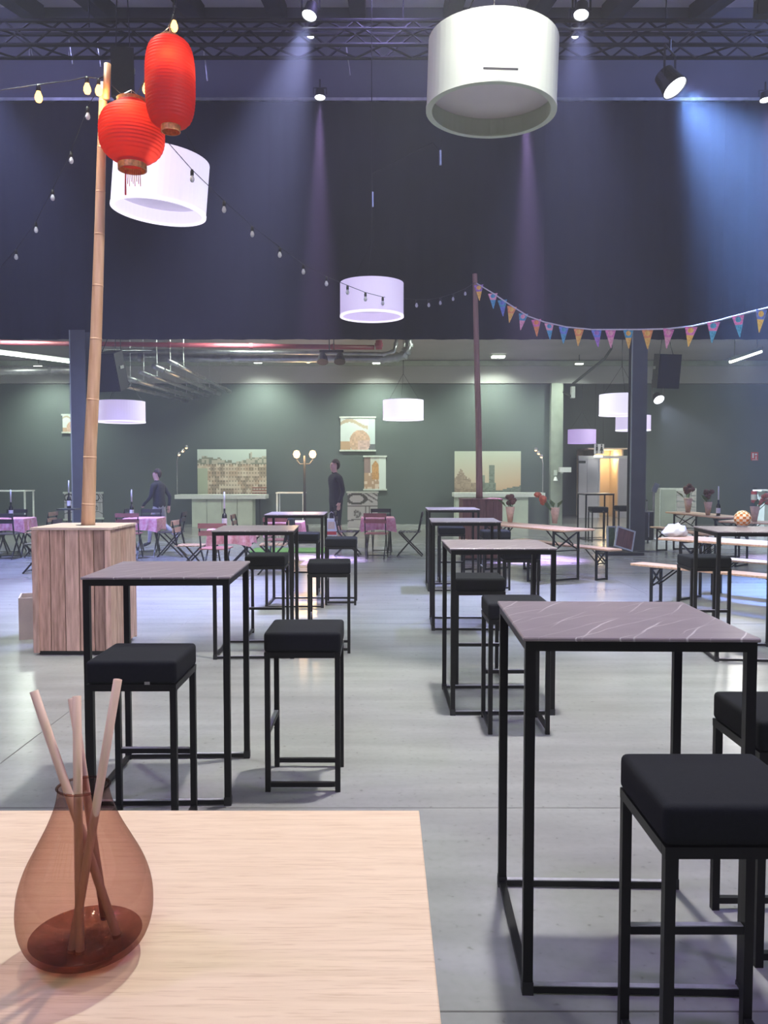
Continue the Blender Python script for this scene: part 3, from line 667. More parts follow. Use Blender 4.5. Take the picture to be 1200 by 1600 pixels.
# ================================================================== STRING LIGHTS
def string_lights(label, path, bulbs, lit):
    base = path[0]; t = thing('string_lights', label, 'string lights', base)
    g = G().tube([p-base for p in path], 0.004, 6); g.build('cord', 'cord', t, smooth=True)
    ks = 1.35 if lit else 1.0
    so = G().lathe([(0.001, 0.0), (0.013, 0.0), (0.017, -0.02), (0.017, -0.055), (0.001, -0.055)], 10).mesh('socket', 'cord', True)
    pr = [(0.010, -0.05), (0.014, -0.062), (0.022, -0.082), (0.023, -0.098), (0.015, -0.116), (0.001, -0.122)]
    bu = G().lathe([(r*ks, -0.05+(z+0.05)*ks) for r, z in pr], 12).mesh('bulb', 'warm_bulb' if lit else 'bulb_clear', True)
    for p in bulbs:
        b = inst('bulb', bu, t, p-base); inst('socket', so, b)
    return t
def lp(pts, Ys):
    n = len(pts); return [at(x, y, Ys[0]+(Ys[1]-Ys[0])*i/(n-1)) for i, (x, y) in enumerate(pts)]
# unlit string from pole to pole, sagging
u1 = [(262, 222), (300, 265), (350, 314), (394, 353), (437, 386), (474, 413), (510, 432), (543, 446), (571, 457), (598, 464), (625, 466), (651, 468), (670, 468), (688, 465), (708, 459), (727, 451), (743, 441)]
Pu = lp(u1, (7.6, 15.1))
string_lights('string of unlit bulbs sagging from the lanterns to the far pole', Pu, Pu[1:-1], False)
u2 = [(160, 128), (137, 167), (111, 237), (82, 296), (56, 347), (25, 390), (-20, 440)]
Pv = lp(u2, (7.5, 10.5))
string_lights('string of unlit bulbs dropping left from the bamboo pole', Pv, Pv[1:-1], False)
u3 = [(-60, 150), (0, 141), (60, 132), (110, 126), (136, 120), (154, 123), (164, 118)]
Pw = lp(u3, (6.6, 7.42))
string_lights('string of glowing warm bulbs left of the bamboo pole top', Pw, [Pw[2], Pw[4], Pw[5]], True)
u4 = [(166, 125), (190, 148), (213, 150), (228, 120), (250, 70), (272, 22), (282, -30)]
Px = [at(x, y, 7.42 - 0.05*i) for i, (x, y) in enumerate(u4)]
string_lights('string of glowing warm bulbs running up past the red lanterns', Px, [Px[2], Px[3], Px[5]], True)
for p in (Pw[2], Pw[5], Px[5]): lamp('string_bulb', 'POINT', p + Vector((0, 0, -0.18)), 5, (1.0, 0.55, 0.22), size=0.03)

# ================================================================== BUNTING
bt = thing('bunting', 'string of colourful patterned triangular flags sagging right of the far pole', 'bunting', p2[-1])
bp = [(742, 441), (770, 458), (798, 477), (825, 494), (850, 503), (885, 511), (925, 515), (960, 515), (1000, 515), (1040, 514), (1080, 510), (1118, 502), (1155, 492), (1195, 482), (1240, 468), (1290, 446)]
Yb = [15.2 - 5.6*((x-742)/550) for x, _ in bp]
Pb = [at(x, y, Y) for (x, y), Y in zip(bp, Yb)]
G().tube([p-p2[-1] for p in Pb], 0.012, 6).build('tape', 'rope', bt, smooth=True)
FC = {'pink': (0.62, 0.16, 0.33), 'yellow': (0.80, 0.42, 0.07), 'teal': (0.05, 0.27, 0.36), 'blue': (0.11, 0.17, 0.45), 'violet': (0.28, 0.12, 0.35), 'rose': (0.72, 0.30, 0.34), 'orange': (0.75, 0.24, 0.06)}
for k, v in FC.items(): M['flag_'+k] = mat('flag_cloth_'+k, v, 0.8, var=0.55, vscale=26, color2=tuple(min(1, c*1.5+0.08) for c in v))
def flag_mesh(a, b, i):
    g = G(); w, h, d = 0.10, 0.31, 0.0015; f = 0.42
    for y, flip in ((-d, False), (d, True)):
        up = [(-w, y, 0), (w, y, 0), (w*(1-f), y, -h*f), (-w*(1-f), y, -h*f)]; lo = [(-w*(1-f), y, -h*f), (w*(1-f), y, -h*f), (0.006, y, -h), (-0.006, y, -h)]
        q = (0, 1, 2, 3) if flip else (3, 2, 1, 0)
        g.add(up, [q], 0); g.add(lo, [q], 1)
        # printed round motif
        g.add([(0.055*math.cos(2*PI*j/10)*(0.9), y*1.6, -0.055+0.042*math.sin(2*PI*j/10)) for j in range(10)], [tuple(range(10)) if flip else tuple(range(9, -1, -1))], 1)
    g.add([(-w, -d, 0), (w, -d, 0), (w, d, 0), (-w, d, 0), (0.006, -d, -h), (-0.006, -d, -h), (-0.006, d, -h), (0.006, d, -h)], [(0, 3, 6, 5), (1, 4, 7, 2), (0, 1, 2, 3), (4, 5, 6, 7)], 1)
    return g.mesh('flag', ['flag_'+a, 'flag_'+b])
combos = [('violet', 'yellow'), ('rose', 'teal'), ('teal', 'blue'), ('orange', 'yellow'), ('teal', 'rose'), ('pink', 'orange'), ('rose', 'teal'), ('blue', 'teal'), ('orange', 'yellow'), ('blue', 'violet'), ('pink', 'rose'), ('teal', 'yellow'), ('orange', 'yellow'), ('pink', 'rose'), ('pink', 'yellow'), ('pink', 'teal'), ('pink', 'teal'), ('blue', 'yellow'), ('pink', 'yellow'), ('teal', 'pink')]
fx = [748, 770, 785, 800, 818, 838, 858, 881, 905, 932, 954, 982, 1012, 1045, 1080, 1115, 1153, 1190, 1228, 1265]
fm = {}
for i, x in enumerate(fx):
    for j in range(len(bp)-1):
        if bp[j][0] <= x <= bp[j+1][0]:
            f = (x-bp[j][0])/(bp[j+1][0]-bp[j][0]); p = Pb[j].lerp(Pb[j+1], f); d = Pb[j+1]-Pb[j]
    cb = combos[i]
    if cb not in fm: fm[cb] = flag_mesh(*cb, i)
    o = inst('flag', fm[cb], bt, p-p2[-1]+Vector((0, 0, -0.006)), (random.uniform(-0.2, 0.2), random.uniform(-0.12, 0.12)-d.z*0.2, random.uniform(-0.5, 0.35)))
    o.scale = (0.85, 1, 0.92)

# ================================================================== RIG: TRUSS, LAMPS, SPEAKERS
YT = 13.0
tz0, tz1 = at(600, 70, YT).z, at(600, 32, YT).z
tr = thing('lighting_truss', 'long dark lighting truss hung across the hall below the roof', 'truss', (0, YT, tz0))
h = tz1-tz0
for y in (0, 0.40):
    for z in (0, h):
        G().tube([(-13.5, y, z), (13.5, y, z)], 0.032, 8).build('chord', 'truss', tr)
nb = 60
def braces(a, b, name):
    g = G()
    for i in range(nb):
        x0 = -13.5 + 27*i/nb; x1 = -13.5 + 27*(i+1)/nb
        p, q = (a, b) if i % 2 == 0 else (b, a)
        g.tube([(x0, p[0], p[1]), (x1, q[0], q[1])], 0.017, 5)
    g.build(name, 'truss', tr)
braces((0, 0), (0, h), 'front_bracing'); braces((0.4, 0), (0.4, h), 'rear_bracing'); braces((0, 0), (0.4, 0), 'lower_bracing'); braces((0, h), (0.4, h), 'upper_bracing')
for x in (-9, -4.6, 0.3, 4.4, 9):
    G().tube([(x, 0.2, h), (x, 0.2, roof_z(YT)-tz0-0.1)], 0.01, 6).build('hoist_chain', 'truss', tr)
G().tube([(-13.4, -0.08, h*0.55), (-5, -0.09, h*0.5), (0, -0.08, h*0.56), (6, -0.09, h*0.48), (13.4, -0.08, h*0.55)], 0.02, 6).build('cable_loom', 'cord', tr)

for px, ya, yb_ in ((46, 64, 92), (108, 62, 100), (152, 64, 104), (318, 72, 126), (541, 72, 118)):
    a_, b_ = at(px, ya, YT+0.42), at(px+6, yb_, YT+0.42); o_ = Vector((0, YT, tz0))
    G().tube([Vector((a_.x, a_.y, tz0))-o_, a_-o_, b_-o_], 0.012, 6).build('dangling_cable', 'galv', tr)
def fixture(name, label, pos, aim, R, L, power, color, angle, blend=0.8, yoke=0.35, mlens='led_white', cat='stage light', group='stage lamps on the rig'):
    t = thing(name, label, cat, pos, group=group)
    d = (Vector(aim)-pos).normalized(); q = d.to_track_quat('Z', 'Y').to_matrix()
    G().lathe([(R*0.4, -L), (R*0.75, -L*0.92), (R*0.85, -L*0.35), (R, 0.0), (R*0.93, 0.0), (R*0.9, -0.03), (0.001, -0.03)], 24, R=q).build('housing', 'plastic_black', t, smooth=False)
    G().lathe([(R*0.89, -0.026), (R*0.86, -0.012), (0.001, -0.008)], 24, R=q).build('lens', mlens, t)
    x = q @ Vector((1, 0, 0)); c = d*(-L*0.45)
    x = Vector((1, 0, 0)) if abs(d.z) > 0.9 else Vector((d.y, -d.x, 0)).normalized()
    G().bar(c + x*R*1.12, c + x*R*1.12 + Vector((0, 0, yoke)), 0.03, 0.012).bar(c - x*R*1.12, c - x*R*1.12 + Vector((0, 0, yoke)), 0.03, 0.012).bar(c - x*R*1.18 + Vector((0, 0, yoke)), c + x*R*1.18 + Vector((0, 0, yoke)), 0.03, 0.012).build('yoke', 'plastic_black', t)
    G().tube([c + Vector((0, 0, yoke)), c + Vector((0, 0, yoke+0.16))], 0.02, 6).build('clamp', 'plastic_black', t)
    if power:
        lamp('stage_beam', 'SPOT', pos + d*0.05, power, color, pos+d*5, size=R*0.5, angle=angle, blend=blend)
    return t
pb = at(1055, 138, 12.6)
fixture('par_lamp', 'big blue white stage lamp shining down right, upper right', pb, pb + Vector((1.9, -1.5, -3.6)), 0.20, 0.34, 44000, BLUE, 64, 1.0, yoke=0.45)
pc_ = at(483, 25, 12.85)
fixture('par_lamp', 'white stage lamp above the truss left of the cream pendant', pc_, pc_ + Vector((-0.9, -1.2, -4)), 0.12, 0.22, 17000, (0.45, 0.5, 1.0), 40, 1.0)
pc2 = at(484, 56, 13.85)
fixture('par_lamp', 'white stage lamp inside the truss left of the cream pendant', pc2, pc2 + Vector((-1.0, -0.9, -4)), 0.08, 0.2, 4000, (0.5, 0.5, 1.0), 40, 1.0)
pd = at(908, 24, 12.85)
fixture('par_lamp', 'white stage lamp above the truss right of the cream pendant', pd, pd + Vector((-0.5, -1.2, -4)), 0.12, 0.22, 9000, (0.42, 0.46, 1.0), 42, 1.0)
pd2 = at(900, 56, 13.85)
fixture('par_lamp', 'white stage lamp inside the truss right of the cream pendant', pd2, pd2 + Vector((0.4, -1.0, -4)), 0.08, 0.2, 300, (0.45, 0.45, 1.0), 40, 1.0)
for px, py, pw, lab in ((500, 153, 32000, 'small lamp on the drape rail casting a narrow violet beam, centre'), (822, 150, 42000, 'small lamp on the drape rail behind the cream pendant'), (1196, 157, 14000, 'small lamp on the drape rail at the right edge')):
    p = at(px, py, 16.2)
    fixture('pin_spot', lab, p, p + Vector((0.0, -0.55, -4)), 0.11, 0.16, pw, (0.60, 0.42, 1.0), 14, 0.9, yoke=0.12, group='pin spots on the drape rail')
p = at(-60, 60, 12.8)
fixture('par_lamp', 'stage lamp beyond the left picture edge on the truss', p, p + Vector((0.8, 1.0, -4)), 0.14, 0.3, 8000, (0.34, 0.40, 1.0), 60, 1.0)
p = at(1030, 625, 23.2)
fixture('aisle_spot', 'small bright spotlight in the aisle beside the right column', p, p + Vector((0.5, -2.2, -2.0)), 0.16, 0.22, 2600, (0.6, 0.70, 1.0), 60, 0.9, yoke=0.5, group=None)
lamp('fill_lamp', 'AREA', (-7.5, 12.2, 9.2), 260, (0.42, 0.42, 1.0), (-6.0, 17, 5.5), size=0.8)  # unseen blue fill lamps lighting the drape
lamp('fill_lamp', 'AREA', (7.5, 12.2, 9.2), 280, (0.34, 0.42, 1.0), (7.0, 17, 5.5), size=0.8)
lamp('fill_lamp', 'AREA', (0.0, 12.2, 9.2), 110, (0.45, 0.38, 1.0), (0.0, 17, 5.5), size=0.8)

def speaker(px, py, Y, wpx, hpx, label, top, rz=0.0, tilt=0.25):
    c = at(px, py, Y); w, hh = wpx*Y/F, hpx*Y/F; t = thing('hanging_speaker', label, 'speaker', c, group='hanging black speakers'); t.rotation_euler = (tilt, 0, rz)
    d = w*0.8
    G().prism([(-w/2, -d/2), (w/2, -d/2), (w*0.36, d/2), (-w*0.36, d/2)], hh, Matrix.Translation((0, 0, -hh/2))).build('cabinet', 'plastic_black', t)
    G().box((0, -d/2-0.008, 0), (w*0.92, 0.016, hh*0.94)).build('grille', 'grille', t)
    for s in (-1, 1): G().box((s*w*0.47, 0, hh*0.1), (0.02, d*0.3, 0.06)).build('handle', 'galv', t)
    inv = t.rotation_euler.to_matrix().inverted()
    for s in (-1, 1):
        a = Vector((s*w*0.3, 0, hh/2)); b = inv @ (Vector((c.x+s*w*0.15, c.y, top)) - c)
        G().tube([a, b], 0.008, 5).build('hanging_wire', 'cord', t)
    return t
speaker(1039, 580, 17.25, 36, 52, 'black speaker hanging right of the dark column under the bunting', ZS+0.07, 0.15, 0.15)
speaker(175, 580, 17.25, 40, 58, 'black speaker hanging right of the bamboo pole near the ducts', ZS+0.07, -0.3, 0.3)
speaker(193, 118, 11.5, 34, 72, 'black speaker hanging behind the round red lantern', 8.9, 0.2, 0.1)
speaker(1193, 2, 11.5, 28, 44, 'black speaker at the top right corner under the roof', 8.9, 0.0, 0.1)

# ================================================================== AISLE CEILING: PIPES, DUCTS, LAMPS
def run(name, label, cat, pts, r, m, flanges=0, n=10):
    base = pts[0]; t = thing(name, label, cat, base)
    G().tube([p-base for p in pts], r, n).build('pipe', m, t, smooth=True)
    if name == 'depth_duct':
        for f in (0.2, 0.8):
            p = pts[0].lerp(pts[-1], f)-base; G().tube([p, Vector((p.x, p.y, ZC-base.z))], 0.008, 5).build('hanger', m, t)
    for k in range(flanges):
        f = (k+0.5)/flanges*(len(pts)-1); i = min(int(f), len(pts)-2); p = pts[i].lerp(pts[i+1], f-i)-base; d = (pts[i+1]-pts[i]).normalized()
        G().tube([p-d*0.04, p+d*0.04], r*1.22, n).build('joint_ring', m, t)
    return t
Y1 = 19.0
run('sprinkler_pipe', 'long dark red sprinkler pipe under the aisle soffit', 'pipe', [at(-250, 533, Y1), at(200, 538, Y1), at(585, 543, Y1)], 0.055, 'pipe_red', 6)
run('sprinkler_valve', 'dark red pipe end standing upright beside the silver elbow', 'pipe', [at(592, 546, Y1), at(592, 532, Y1)], 0.08, 'pipe_red', 1)
run('round_duct', 'upper thin silver duct beside the red pipe', 'duct', [at(150, 547, Y1+0.3), at(380, 550, Y1+0.3), at(600, 553, Y1+0.3), at(616, 549, Y1+0.3), at(620, 530, Y1+0.3)], 0.045, 'galv', 5)
run('round_duct', 'wide silver elbow duct turning up under the drape, centre', 'duct', [at(150, 558, Y1+0.5), at(400, 560, Y1+0.5), at(610, 560, Y1+0.5), at(630, 556, Y1+0.5), at(638, 545, Y1+0.5), at(638, 515, Y1+0.5)], 0.10, 'galv', 9, 14)
run('round_duct', 'left end silver duct crossing behind the left column', 'duct', [at(-200, 583, 21.5), at(120, 578, 21.5)], 0.11, 'galv', 4)
for k in range(5):
    run('depth_duct', 'silver pipe of the bundle running back, %s' % ['outermost right', 'second from right', 'middle', 'fourth from right', 'lowest left'][k], 'duct',
        [at(262-22*k, 563+9*k, 17.8+0.05*k), at(360-17*k, 612+3.5*k, 24.6)], 0.045+0.012*(k % 2), 'galv', 5)
for px, py, lab in ((60, 563, 'long tube lamp at the left picture edge under the soffit'),):
    p, q = at(-40, 547, 20), at(112, 566, 20.5)
    t = thing('tube_lamp', lab, 'lamp', p); G().bar((0, 0, 0.05), q-p+Vector((0, 0, 0.05)), 0.14, 0.06).build('housing', 'white_metal', t); G().tube([(0, 0, 0), q-p], 0.03, 8).build('tube', 'led_soft', t)
    lamp('tube_light', 'AREA', (p+q)/2 - Vector((0, 0, 0.1)), 90, GREENW, size=0.8)
p, q = at(1140, 566, 21), at(1190, 549, 21)
t = thing('tube_lamp', 'bright tilted tube lamp under the soffit at the far right', 'lamp', p)
for f_ in (0.15, 0.85): G().tube([(q-p)*f_+Vector((0, 0, 0.1)), Vector(((q-p).x*f_, 0, ZC-p.z))], 0.01, 5).build('hanger', 'steel_grey', t)
G().bar((0, 0, 0.07), q-p+Vector((0, 0, 0.07)), 0.16, 0.08).build('housing', 'steel_grey', t); G().tube([(0.0, 0, 0), (q-p)], 0.035, 8).build('tube', 'led_soft', t)
lamp('tube_light', 'AREA', (p+q)/2 - Vector((0, 0, 0.1)), 110, WHITE, size=0.6)
for px, py, pw, lab in ((403, 566, 620, 'small wall washer under the soffit above the left bar'), (588, 567, 620, 'small wall washer under the soffit at the centre'), (778, 557, 800, 'bright twin wall washer under the soffit above the right bar'), (905, 568, 300, 'small wall washer by the opening'), (60, 572, 520, 'small wall washer above the far left tables')):
    p = at(px, py, YW-1.2)
    t = thing('wall_washer', lab, 'lamp', p, group='wall washers under the soffit')
    k_ = 1.7 if px == 778 else 1.0
    G().box((0, 0, 0.03*k_), (0.26*k_, 0.18*k_, 0.06*k_)).build('housing', 'steel_pale', t)
    for s_ in (-1, 1): G().box((s_*0.058*k_, -0.03*k_*(k_ > 1), -0.012*k_), (0.10*k_, 0.14*k_, 0.03*k_)).build('glass', 'led_soft', t)
    G().tube([(0, 0, 0.05), (0, 0, ZC-p.z)], 0.012, 6).build('stem', 'steel_grey', t)
    lamp('wall_wash', 'SPOT', p - Vector((0, 0, 0.05)), pw, GREENW, p + Vector((0, 0.75, -2.0)), size=0.08, angle=125, blend=0.9)
t = thing('twin_spot', 'pair of dark round spotlights hanging under the red pipe', 'lamp', at(518, 560, 18.6))
G().bar((-0.27, 0, 0.16), (0.27, 0, 0.16), 0.05, 0.05).build('crossbar', 'plastic_black', t)
for s in (-1, 1):
    G().tube([(s*0.2, 0, 0.12), (s*0.19, -0.1, -0.02), (s*0.19, -0.14, -0.10)], [0.05, 0.11, 0.13], 12).build('head', 'plastic_black', t)
    G().tube([(s*0.05, 0, 0.16), (s*0.05, 0, ZC-at(518, 560, 18.6).z)], 0.012, 6).build('hanger', 'plastic_black', t)
cp = at(895, 600, 22)
t = thing('security_camera', 'white camera on an angled pipe left of the right column', 'camera', cp)
G().tube([(0, 0, 0), at(945, 560, 22)-cp, at(955, 545, 22)-cp, Vector((at(955, 545, 22).x-cp.x, 0, ZC-cp.z))], 0.035, 8).build('arm', 'steel_grey', t)
G().box((0, 0, -0.22), (0.10, 0.14, 0.30)).build('body', 'white_metal', t)
G().tube([(0, 0, -0.35), at(880, 612, 22)-cp], 0.03, 8).build('lower_arm', 'steel_grey', t)
# loose suspension rope of the mid pendant on the drape
rp = [at(692, 215, 16.2), at(688, 235, 16.2), at(676, 222, 16.2), at(582, 270, 16.2), at(582, 300, 16.2)]
t = thing('steel_cable', 'slack steel cable crossing the drape above the mid pendant', 'cable', rp[0])
G().tube([p-rp[0] for p in rp], 0.012, 6).build('wire', 'truss', t)
for k in (1, 4): G().tube([rp[k]-rp[0], rp[k]-rp[0]+Vector((0, 0, -0.28))], 0.022, 6).build('clip', 'galv', t)

# ================================================================== PRINTED POSTERS AND BARS
def printed(t, w, hh, fn, nx=48, ny=36, y=0.0, z0=0.0, name='print_sheet'):
    me = bpy.data.meshes.new(name); vs = []; fs = []
    for j in range(ny+1):
        for i in range(nx+1): vs.append((-w/2+w*i/nx, y, z0+hh*j/ny))
    for j in range(ny):
        for i in range(nx): a = j*(nx+1)+i; fs.append((a, a+1, a+nx+2, a+nx+1))
    me.from_pydata(vs, [], fs); ca = me.color_attributes.new('print', 'FLOAT_COLOR', 'CORNER')
    for p in me.polygons:
        j, i = divmod(p.index, nx); c = fn((i+0.5)/nx, (j+0.5)/ny)
        for l in p.loop_indices: ca.data[l].color = (*c, 1)
    me.materials.append(M['print']); o = bpy.data.objects.new(name, me); COL.objects.link(o); o.parent = t; return o
def rr(a, b, s): return random.Random(a*7919+b*104729+s).random()
def f_city(u, v):
    if v > 0.80+0.05*math.sin(u*9)+0.06*(rr(int(u*14), 0, 1)-0.5) + (0.10 if 0.76 < u < 0.79 else 0): return (0.52, 0.60, 0.53)
    if u < 0.14 and v < 0.62: return (0.42, 0.48, 0.34)
    if v > 0.70: return (0.20, 0.22, 0.16) if rr(int(u*30), int(v*26), 2) > 0.45 else (0.45, 0.42, 0.32)
    bx_, by_ = int(u*16+0.5*(int(v*11) % 2)), int(v*11); h = rr(bx_, by_, 3)
    base = ((0.56, 0.46, 0.33), (0.48, 0.36, 0.24), (0.64, 0.56, 0.42), (0.34, 0.27, 0.18))[int(h*4)]
    if v < 0.22 and u > 0.8: base = (0.30, 0.12, 0.08) if int(v*36) % 2 else (0.6, 0.54, 0.42)
    if int(u*48) % 2 == 0 and int(v*36) % 3 == 0: base = tuple(c*0.45 for c in base)
    return base
def f_town(u, v):
    sky = (0.50+0.10*(1-v), 0.55-0.20*(1-v)*(0.4+u*0.6), 0.44-0.26*(1-v)*(0.4+0.6*u))
    g = (0.17, 0.20, 0.16)
    ln = 0.34+0.25*max(0, 1-abs(u-0.10)*6)*1.2 if u < 0.25 else 0.30
    if u < 0.2: ln = 0.62 - abs(u-0.10)*2.4
    if 0.52 < u < 0.60: ln = 0.70
    if 0.42 < u < 0.45: ln = 0.48
    if u > 0.72: ln = 0.16+0.30*(u-0.72)
    if 0.62 <= u <= 0.72: ln = 0.14
    if v < ln:
        b = (0.33, 0.25, 0.18) if u < 0.35 else g
        return tuple(c*(0.75+0.5*rr(int(u*40), int(v*30), 5)) for c in b)
    return sky
def f_portrait(u, v):
    d = ((u-0.56)/0.30)**2 + ((v-0.26)/0.36)**2
    if d < 1: 
        c = (0.50, 0.33, 0.23) if (v > 0.30 or u < 0.5) else (0.52, 0.36, 0.32)
        return tuple(x*(0.8+0.4*rr(int(u*18), int(v*18), 8)) for x in c)
    if v < 0.28 and u < 0.3: return (0.42, 0.27, 0.16)
    if abs(v-0.80-0.10*math.sin(u*6)) < 0.05 and u < 0.8: return (0.40, 0.32, 0.22)
    if u > 0.82 and v < 0.2: return (0.12, 0.13, 0.14)
    return (0.52, 0.57, 0.54) if u < 0.82 else (0.46, 0.54, 0.52)
def f_animal(u, v):
    if u > 0.68: return (0.56, 0.62, 0.57)
    e = 0.36 < u < 0.66 and v > 0.3 and v < 0.88 - abs(u-0.52)*0.9
    if e: return tuple(x*(0.8+0.4*rr(int(u*20), int(v*30), 9)) for x in (0.45, 0.24, 0.09))
    if v < 0.5: return (0.38, 0.25, 0.16) if rr(int(u*14), int(v*12), 4) > 0.3 else (0.58, 0.46, 0.36)
    return (0.24, 0.17, 0.16) if u < 0.3 else (0.50, 0.52, 0.46)
def f_grey(u, v):
    c = 0.42
    a = abs(math.hypot((u-0.30)/0.30, (v-0.82)/0.13) - 1)
    if a < 0.22: c = 0.05
    elif u > 0.55 and v > 0.72: c = 0.10 if int((v*2+u)*12) % 3 == 0 else 0.45
    elif abs(v-0.62) < 0.012: c = 0.08
    elif abs(u-0.60) < 0.02 or abs(u-0.72) < 0.02: c = 0.14 if 0.3 < v < 0.62 else 0.4
    elif math.hypot(u-0.32, (v-0.42)*1.2) < 0.13: c = 0.12 if rr(int(u*30), int(v*30), 6) > 0.4 else 0.35
    elif abs(v-0.22-0.05*math.sin(u*4)) < 0.02: c = 0.12
    return (c, c*0.99, c*1.0)
def poster(px0, px1, py0, py1, Y, fn, label, name='poster', frame=None, rails=True):
    a, b = at(px0, py1, Y), at(px1, py0, Y); w, hh = b.x-a.x, b.z-a.z
    t = thing(name, label, name.split('_')[-1], ((a.x+b.x)/2, Y, a.z))
    printed(t, w, hh, fn)
    G().box((0, 0.014, hh/2), (w, 0.024, hh)).build('backing', 'frame_dark', t)
    if rails:
        for z in (0, hh): G().box((0, -0.004, z), (w+0.06, 0.04, 0.05)).build('rail', frame or 'frame_pale', t)
    if frame:
        for s in (-1, 1): G().box((s*w/2, -0.004, hh/2), (0.04, 0.04, hh-0.05)).build('rail', frame, t)
    if Y < YW-0.2:
        for s in (-1, 1): G().box((s*w*0.4, 0.05, (a.z+hh*0.9)/2-a.z), (0.04, 0.04, a.z+hh*0.9)).build('stand_leg', 'frame_dark', t)
    return t
YPo = YW-0.03
poster(532, 586, 652, 704, YPo, f_portrait, 'hanging poster with a pale collage print, highest of the centre posters')
poster(569, 603, 713, 765, YPo, f_animal, 'narrow poster of a brown animal shape on pale ground')
poster(543, 590, 769, 827, YW-1.6, f_grey, 'black and white poster panel standing on the floor behind the man')
poster(98, 121, 648, 676, YPo, f_portrait, 'small dark poster on the far wall behind the left column, upper')
poster(101, 124, 770, 812, YW-1.6, f_grey, 'small black and white panel behind the plank crate')
poster(147, 160, 770, 810, YW-1.6, f_grey, 'narrow black and white panel right of the bamboo pole foot')
# bars with backdrops
def bar(px0, px1, py_top, front, label, Y=24.0):
    a, b = at(px0, py_top, Y), at(px1, py_top, Y); H = a.z; w = b.x-a.x
    t = thing('bar_counter', label, 'bar counter', ((a.x+b.x)/2, Y, 0))
    fa, fb = at(front[0], 800, Y).x-t.location.x, at(front[1], 800, Y).x-t.location.x
    G().box((0, 0.28, H-0.06), (w, 0.75, 0.12)).build('counter_top', 'white_metal', t)
    n = 4; bw = (fb-fa)/n
    for i in range(n): G().box((fa+bw*(i+0.5), 0.06, (H-0.12)/2), (bw-0.015, 0.05, H-0.125)).build('front_panel', 'bar_white', t)
    for s in (fa+0.02, fb-0.02): G().box((s, 0.36, (H-0.12)/2), (0.04, 0.55, H-0.125)).build('side_panel', 'bar_white', t)
    G().box(((fa+fb)/2, 0.08, 0.02), (fb-fa-0.02, 0.08, 0.04)).build('kick_strip', 'plastic_black', t)
    return t
bar(274, 415, 773, (299, 394), 'long pale bar counter before the city panorama, left')
bar(709, 851, 770, (712, 826), 'long pale bar counter before the sunset town picture, right')
poster(309, 416, 702, 778, YW-0.45, f_city, 'wide backdrop photo of a hillside city behind the left bar', 'printed_backdrop', rails=False)
poster(710, 814, 705, 776, YW-0.45, f_town, 'wide backdrop photo of a town at sunset behind the right bar', 'printed_backdrop', rails=False)
def arc_lamp(px, py, foot, label, flip):
    c = at(foot, 772, 24.2); t = thing('bar_lamp', label, 'lamp', c, group='chrome arc lamps on the bars'); e = at(px, py, 24.2)-c
    G().tube([(0, 0, 0), (0, 0, e.z*0.75), (e.x*0.25, 0, e.z*0.95), (e.x, 0, e.z)], 0.018, 6).build('arm', 'chrome', t, smooth=True)
    for k in range(3):
        p = Vector((e.x*(0.3+0.45*k), -0.02, e.z*0.93+0.10*k))
        G().lathe([(0.001, 0.05), (0.04, 0.04), (0.05, -0.03), (0.001, -0.035)], 10, c=p).build('reflector', 'chrome', t)
        G().lathe([(0.001, -0.065), (0.032, -0.05), (0.034, -0.035), (0.001, -0.034)], 10, c=p).build('bulb', 'warm_globe', t)
arc_lamp(289, 704, 277, 'arc lamp with three small bulbs at the left end of left bar', 1)
arc_lamp(839, 708, 848, 'arc lamp with three small bulbs at the right end of right bar', -1)
# lamp post with two warm globes
lb = gnd(476, 840); lb.y = 21.0; lb.x = at(476, 800, 21.0).x; lb.z = 0
t = thing('lamp_post', 'old style lamp post with two glowing warm globes left of the man', 'lamp', lb)
zt = at(476, 712, 21.0).z
G().tube([(0, 0, 0), (0, 0, 0.25), (0, 0, 0.3), (0, 0, zt)], [0.12, 0.09, 0.04, 0.03], 10).build('post', 'frame_dark', t)
for s in (-1, 1):
    dx = at(476+s*12.5, 708, 21).x-lb.x
    G().tube([(0, 0, zt-0.2), (dx*0.6, 0, zt-0.22), (dx, 0, zt-0.1)], 0.02, 6).build('arm', 'frame_dark', t, smooth=True)
    G().lathe([(0.001, -0.09), (0.065, -0.06), (0.092, 0.02), (0.06, 0.10), (0.001, 0.12)], 16, c=(dx, 0, zt+0.02)).build('globe', 'warm_globe', t, smooth=True)
    lamp('globe_light', 'POINT', lb + Vector((dx, -0.25, zt+0.02)), 45, (1.0, 0.62, 0.32), size=0.10)

# ================================================================== BISTRO FURNITURE
def make_chair(sm):
    t = thing('folding_chair', '', 'chair'); w = 0.19
    for s in (-1, 1):
        G().bar((s*w, -0.24, 0.84), (s*w, -0.16, 0.46), 0.018, 0.025).bar((s*w, -0.16, 0.46), (s*w, 0.24, 0.0), 0.018, 0.025).build('leg', 'black_metal', t)
        G().bar((s*(w-0.025), 0.20, 0.45), (s*(w-0.025), -0.24, 0.0), 0.018, 0.025).build('leg', 'black_metal', t)
    g = G()
    for k in range(6): g.box((0, -0.17+0.072*k, 0.462), (0.42, 0.055, 0.016))
    g.build('seat', sm, t)
    g = G()
    for z, y in ((0.81, -0.243), (0.70, -0.219)): g.box((0, y, z), (0.42, 0.016, 0.075))
    g.build('backrest', sm, t)
    G().bar((-w, 0.21, 0.03), (w, 0.21, 0.03), 0.014).build('crossbar', 'black_metal', t)
    return t
CH = {k: (make_chair(m), [False]) for k, m in (('wood', 'chair_wood'), ('dark', 'chair_dark'), ('red', 'chair_red'))}
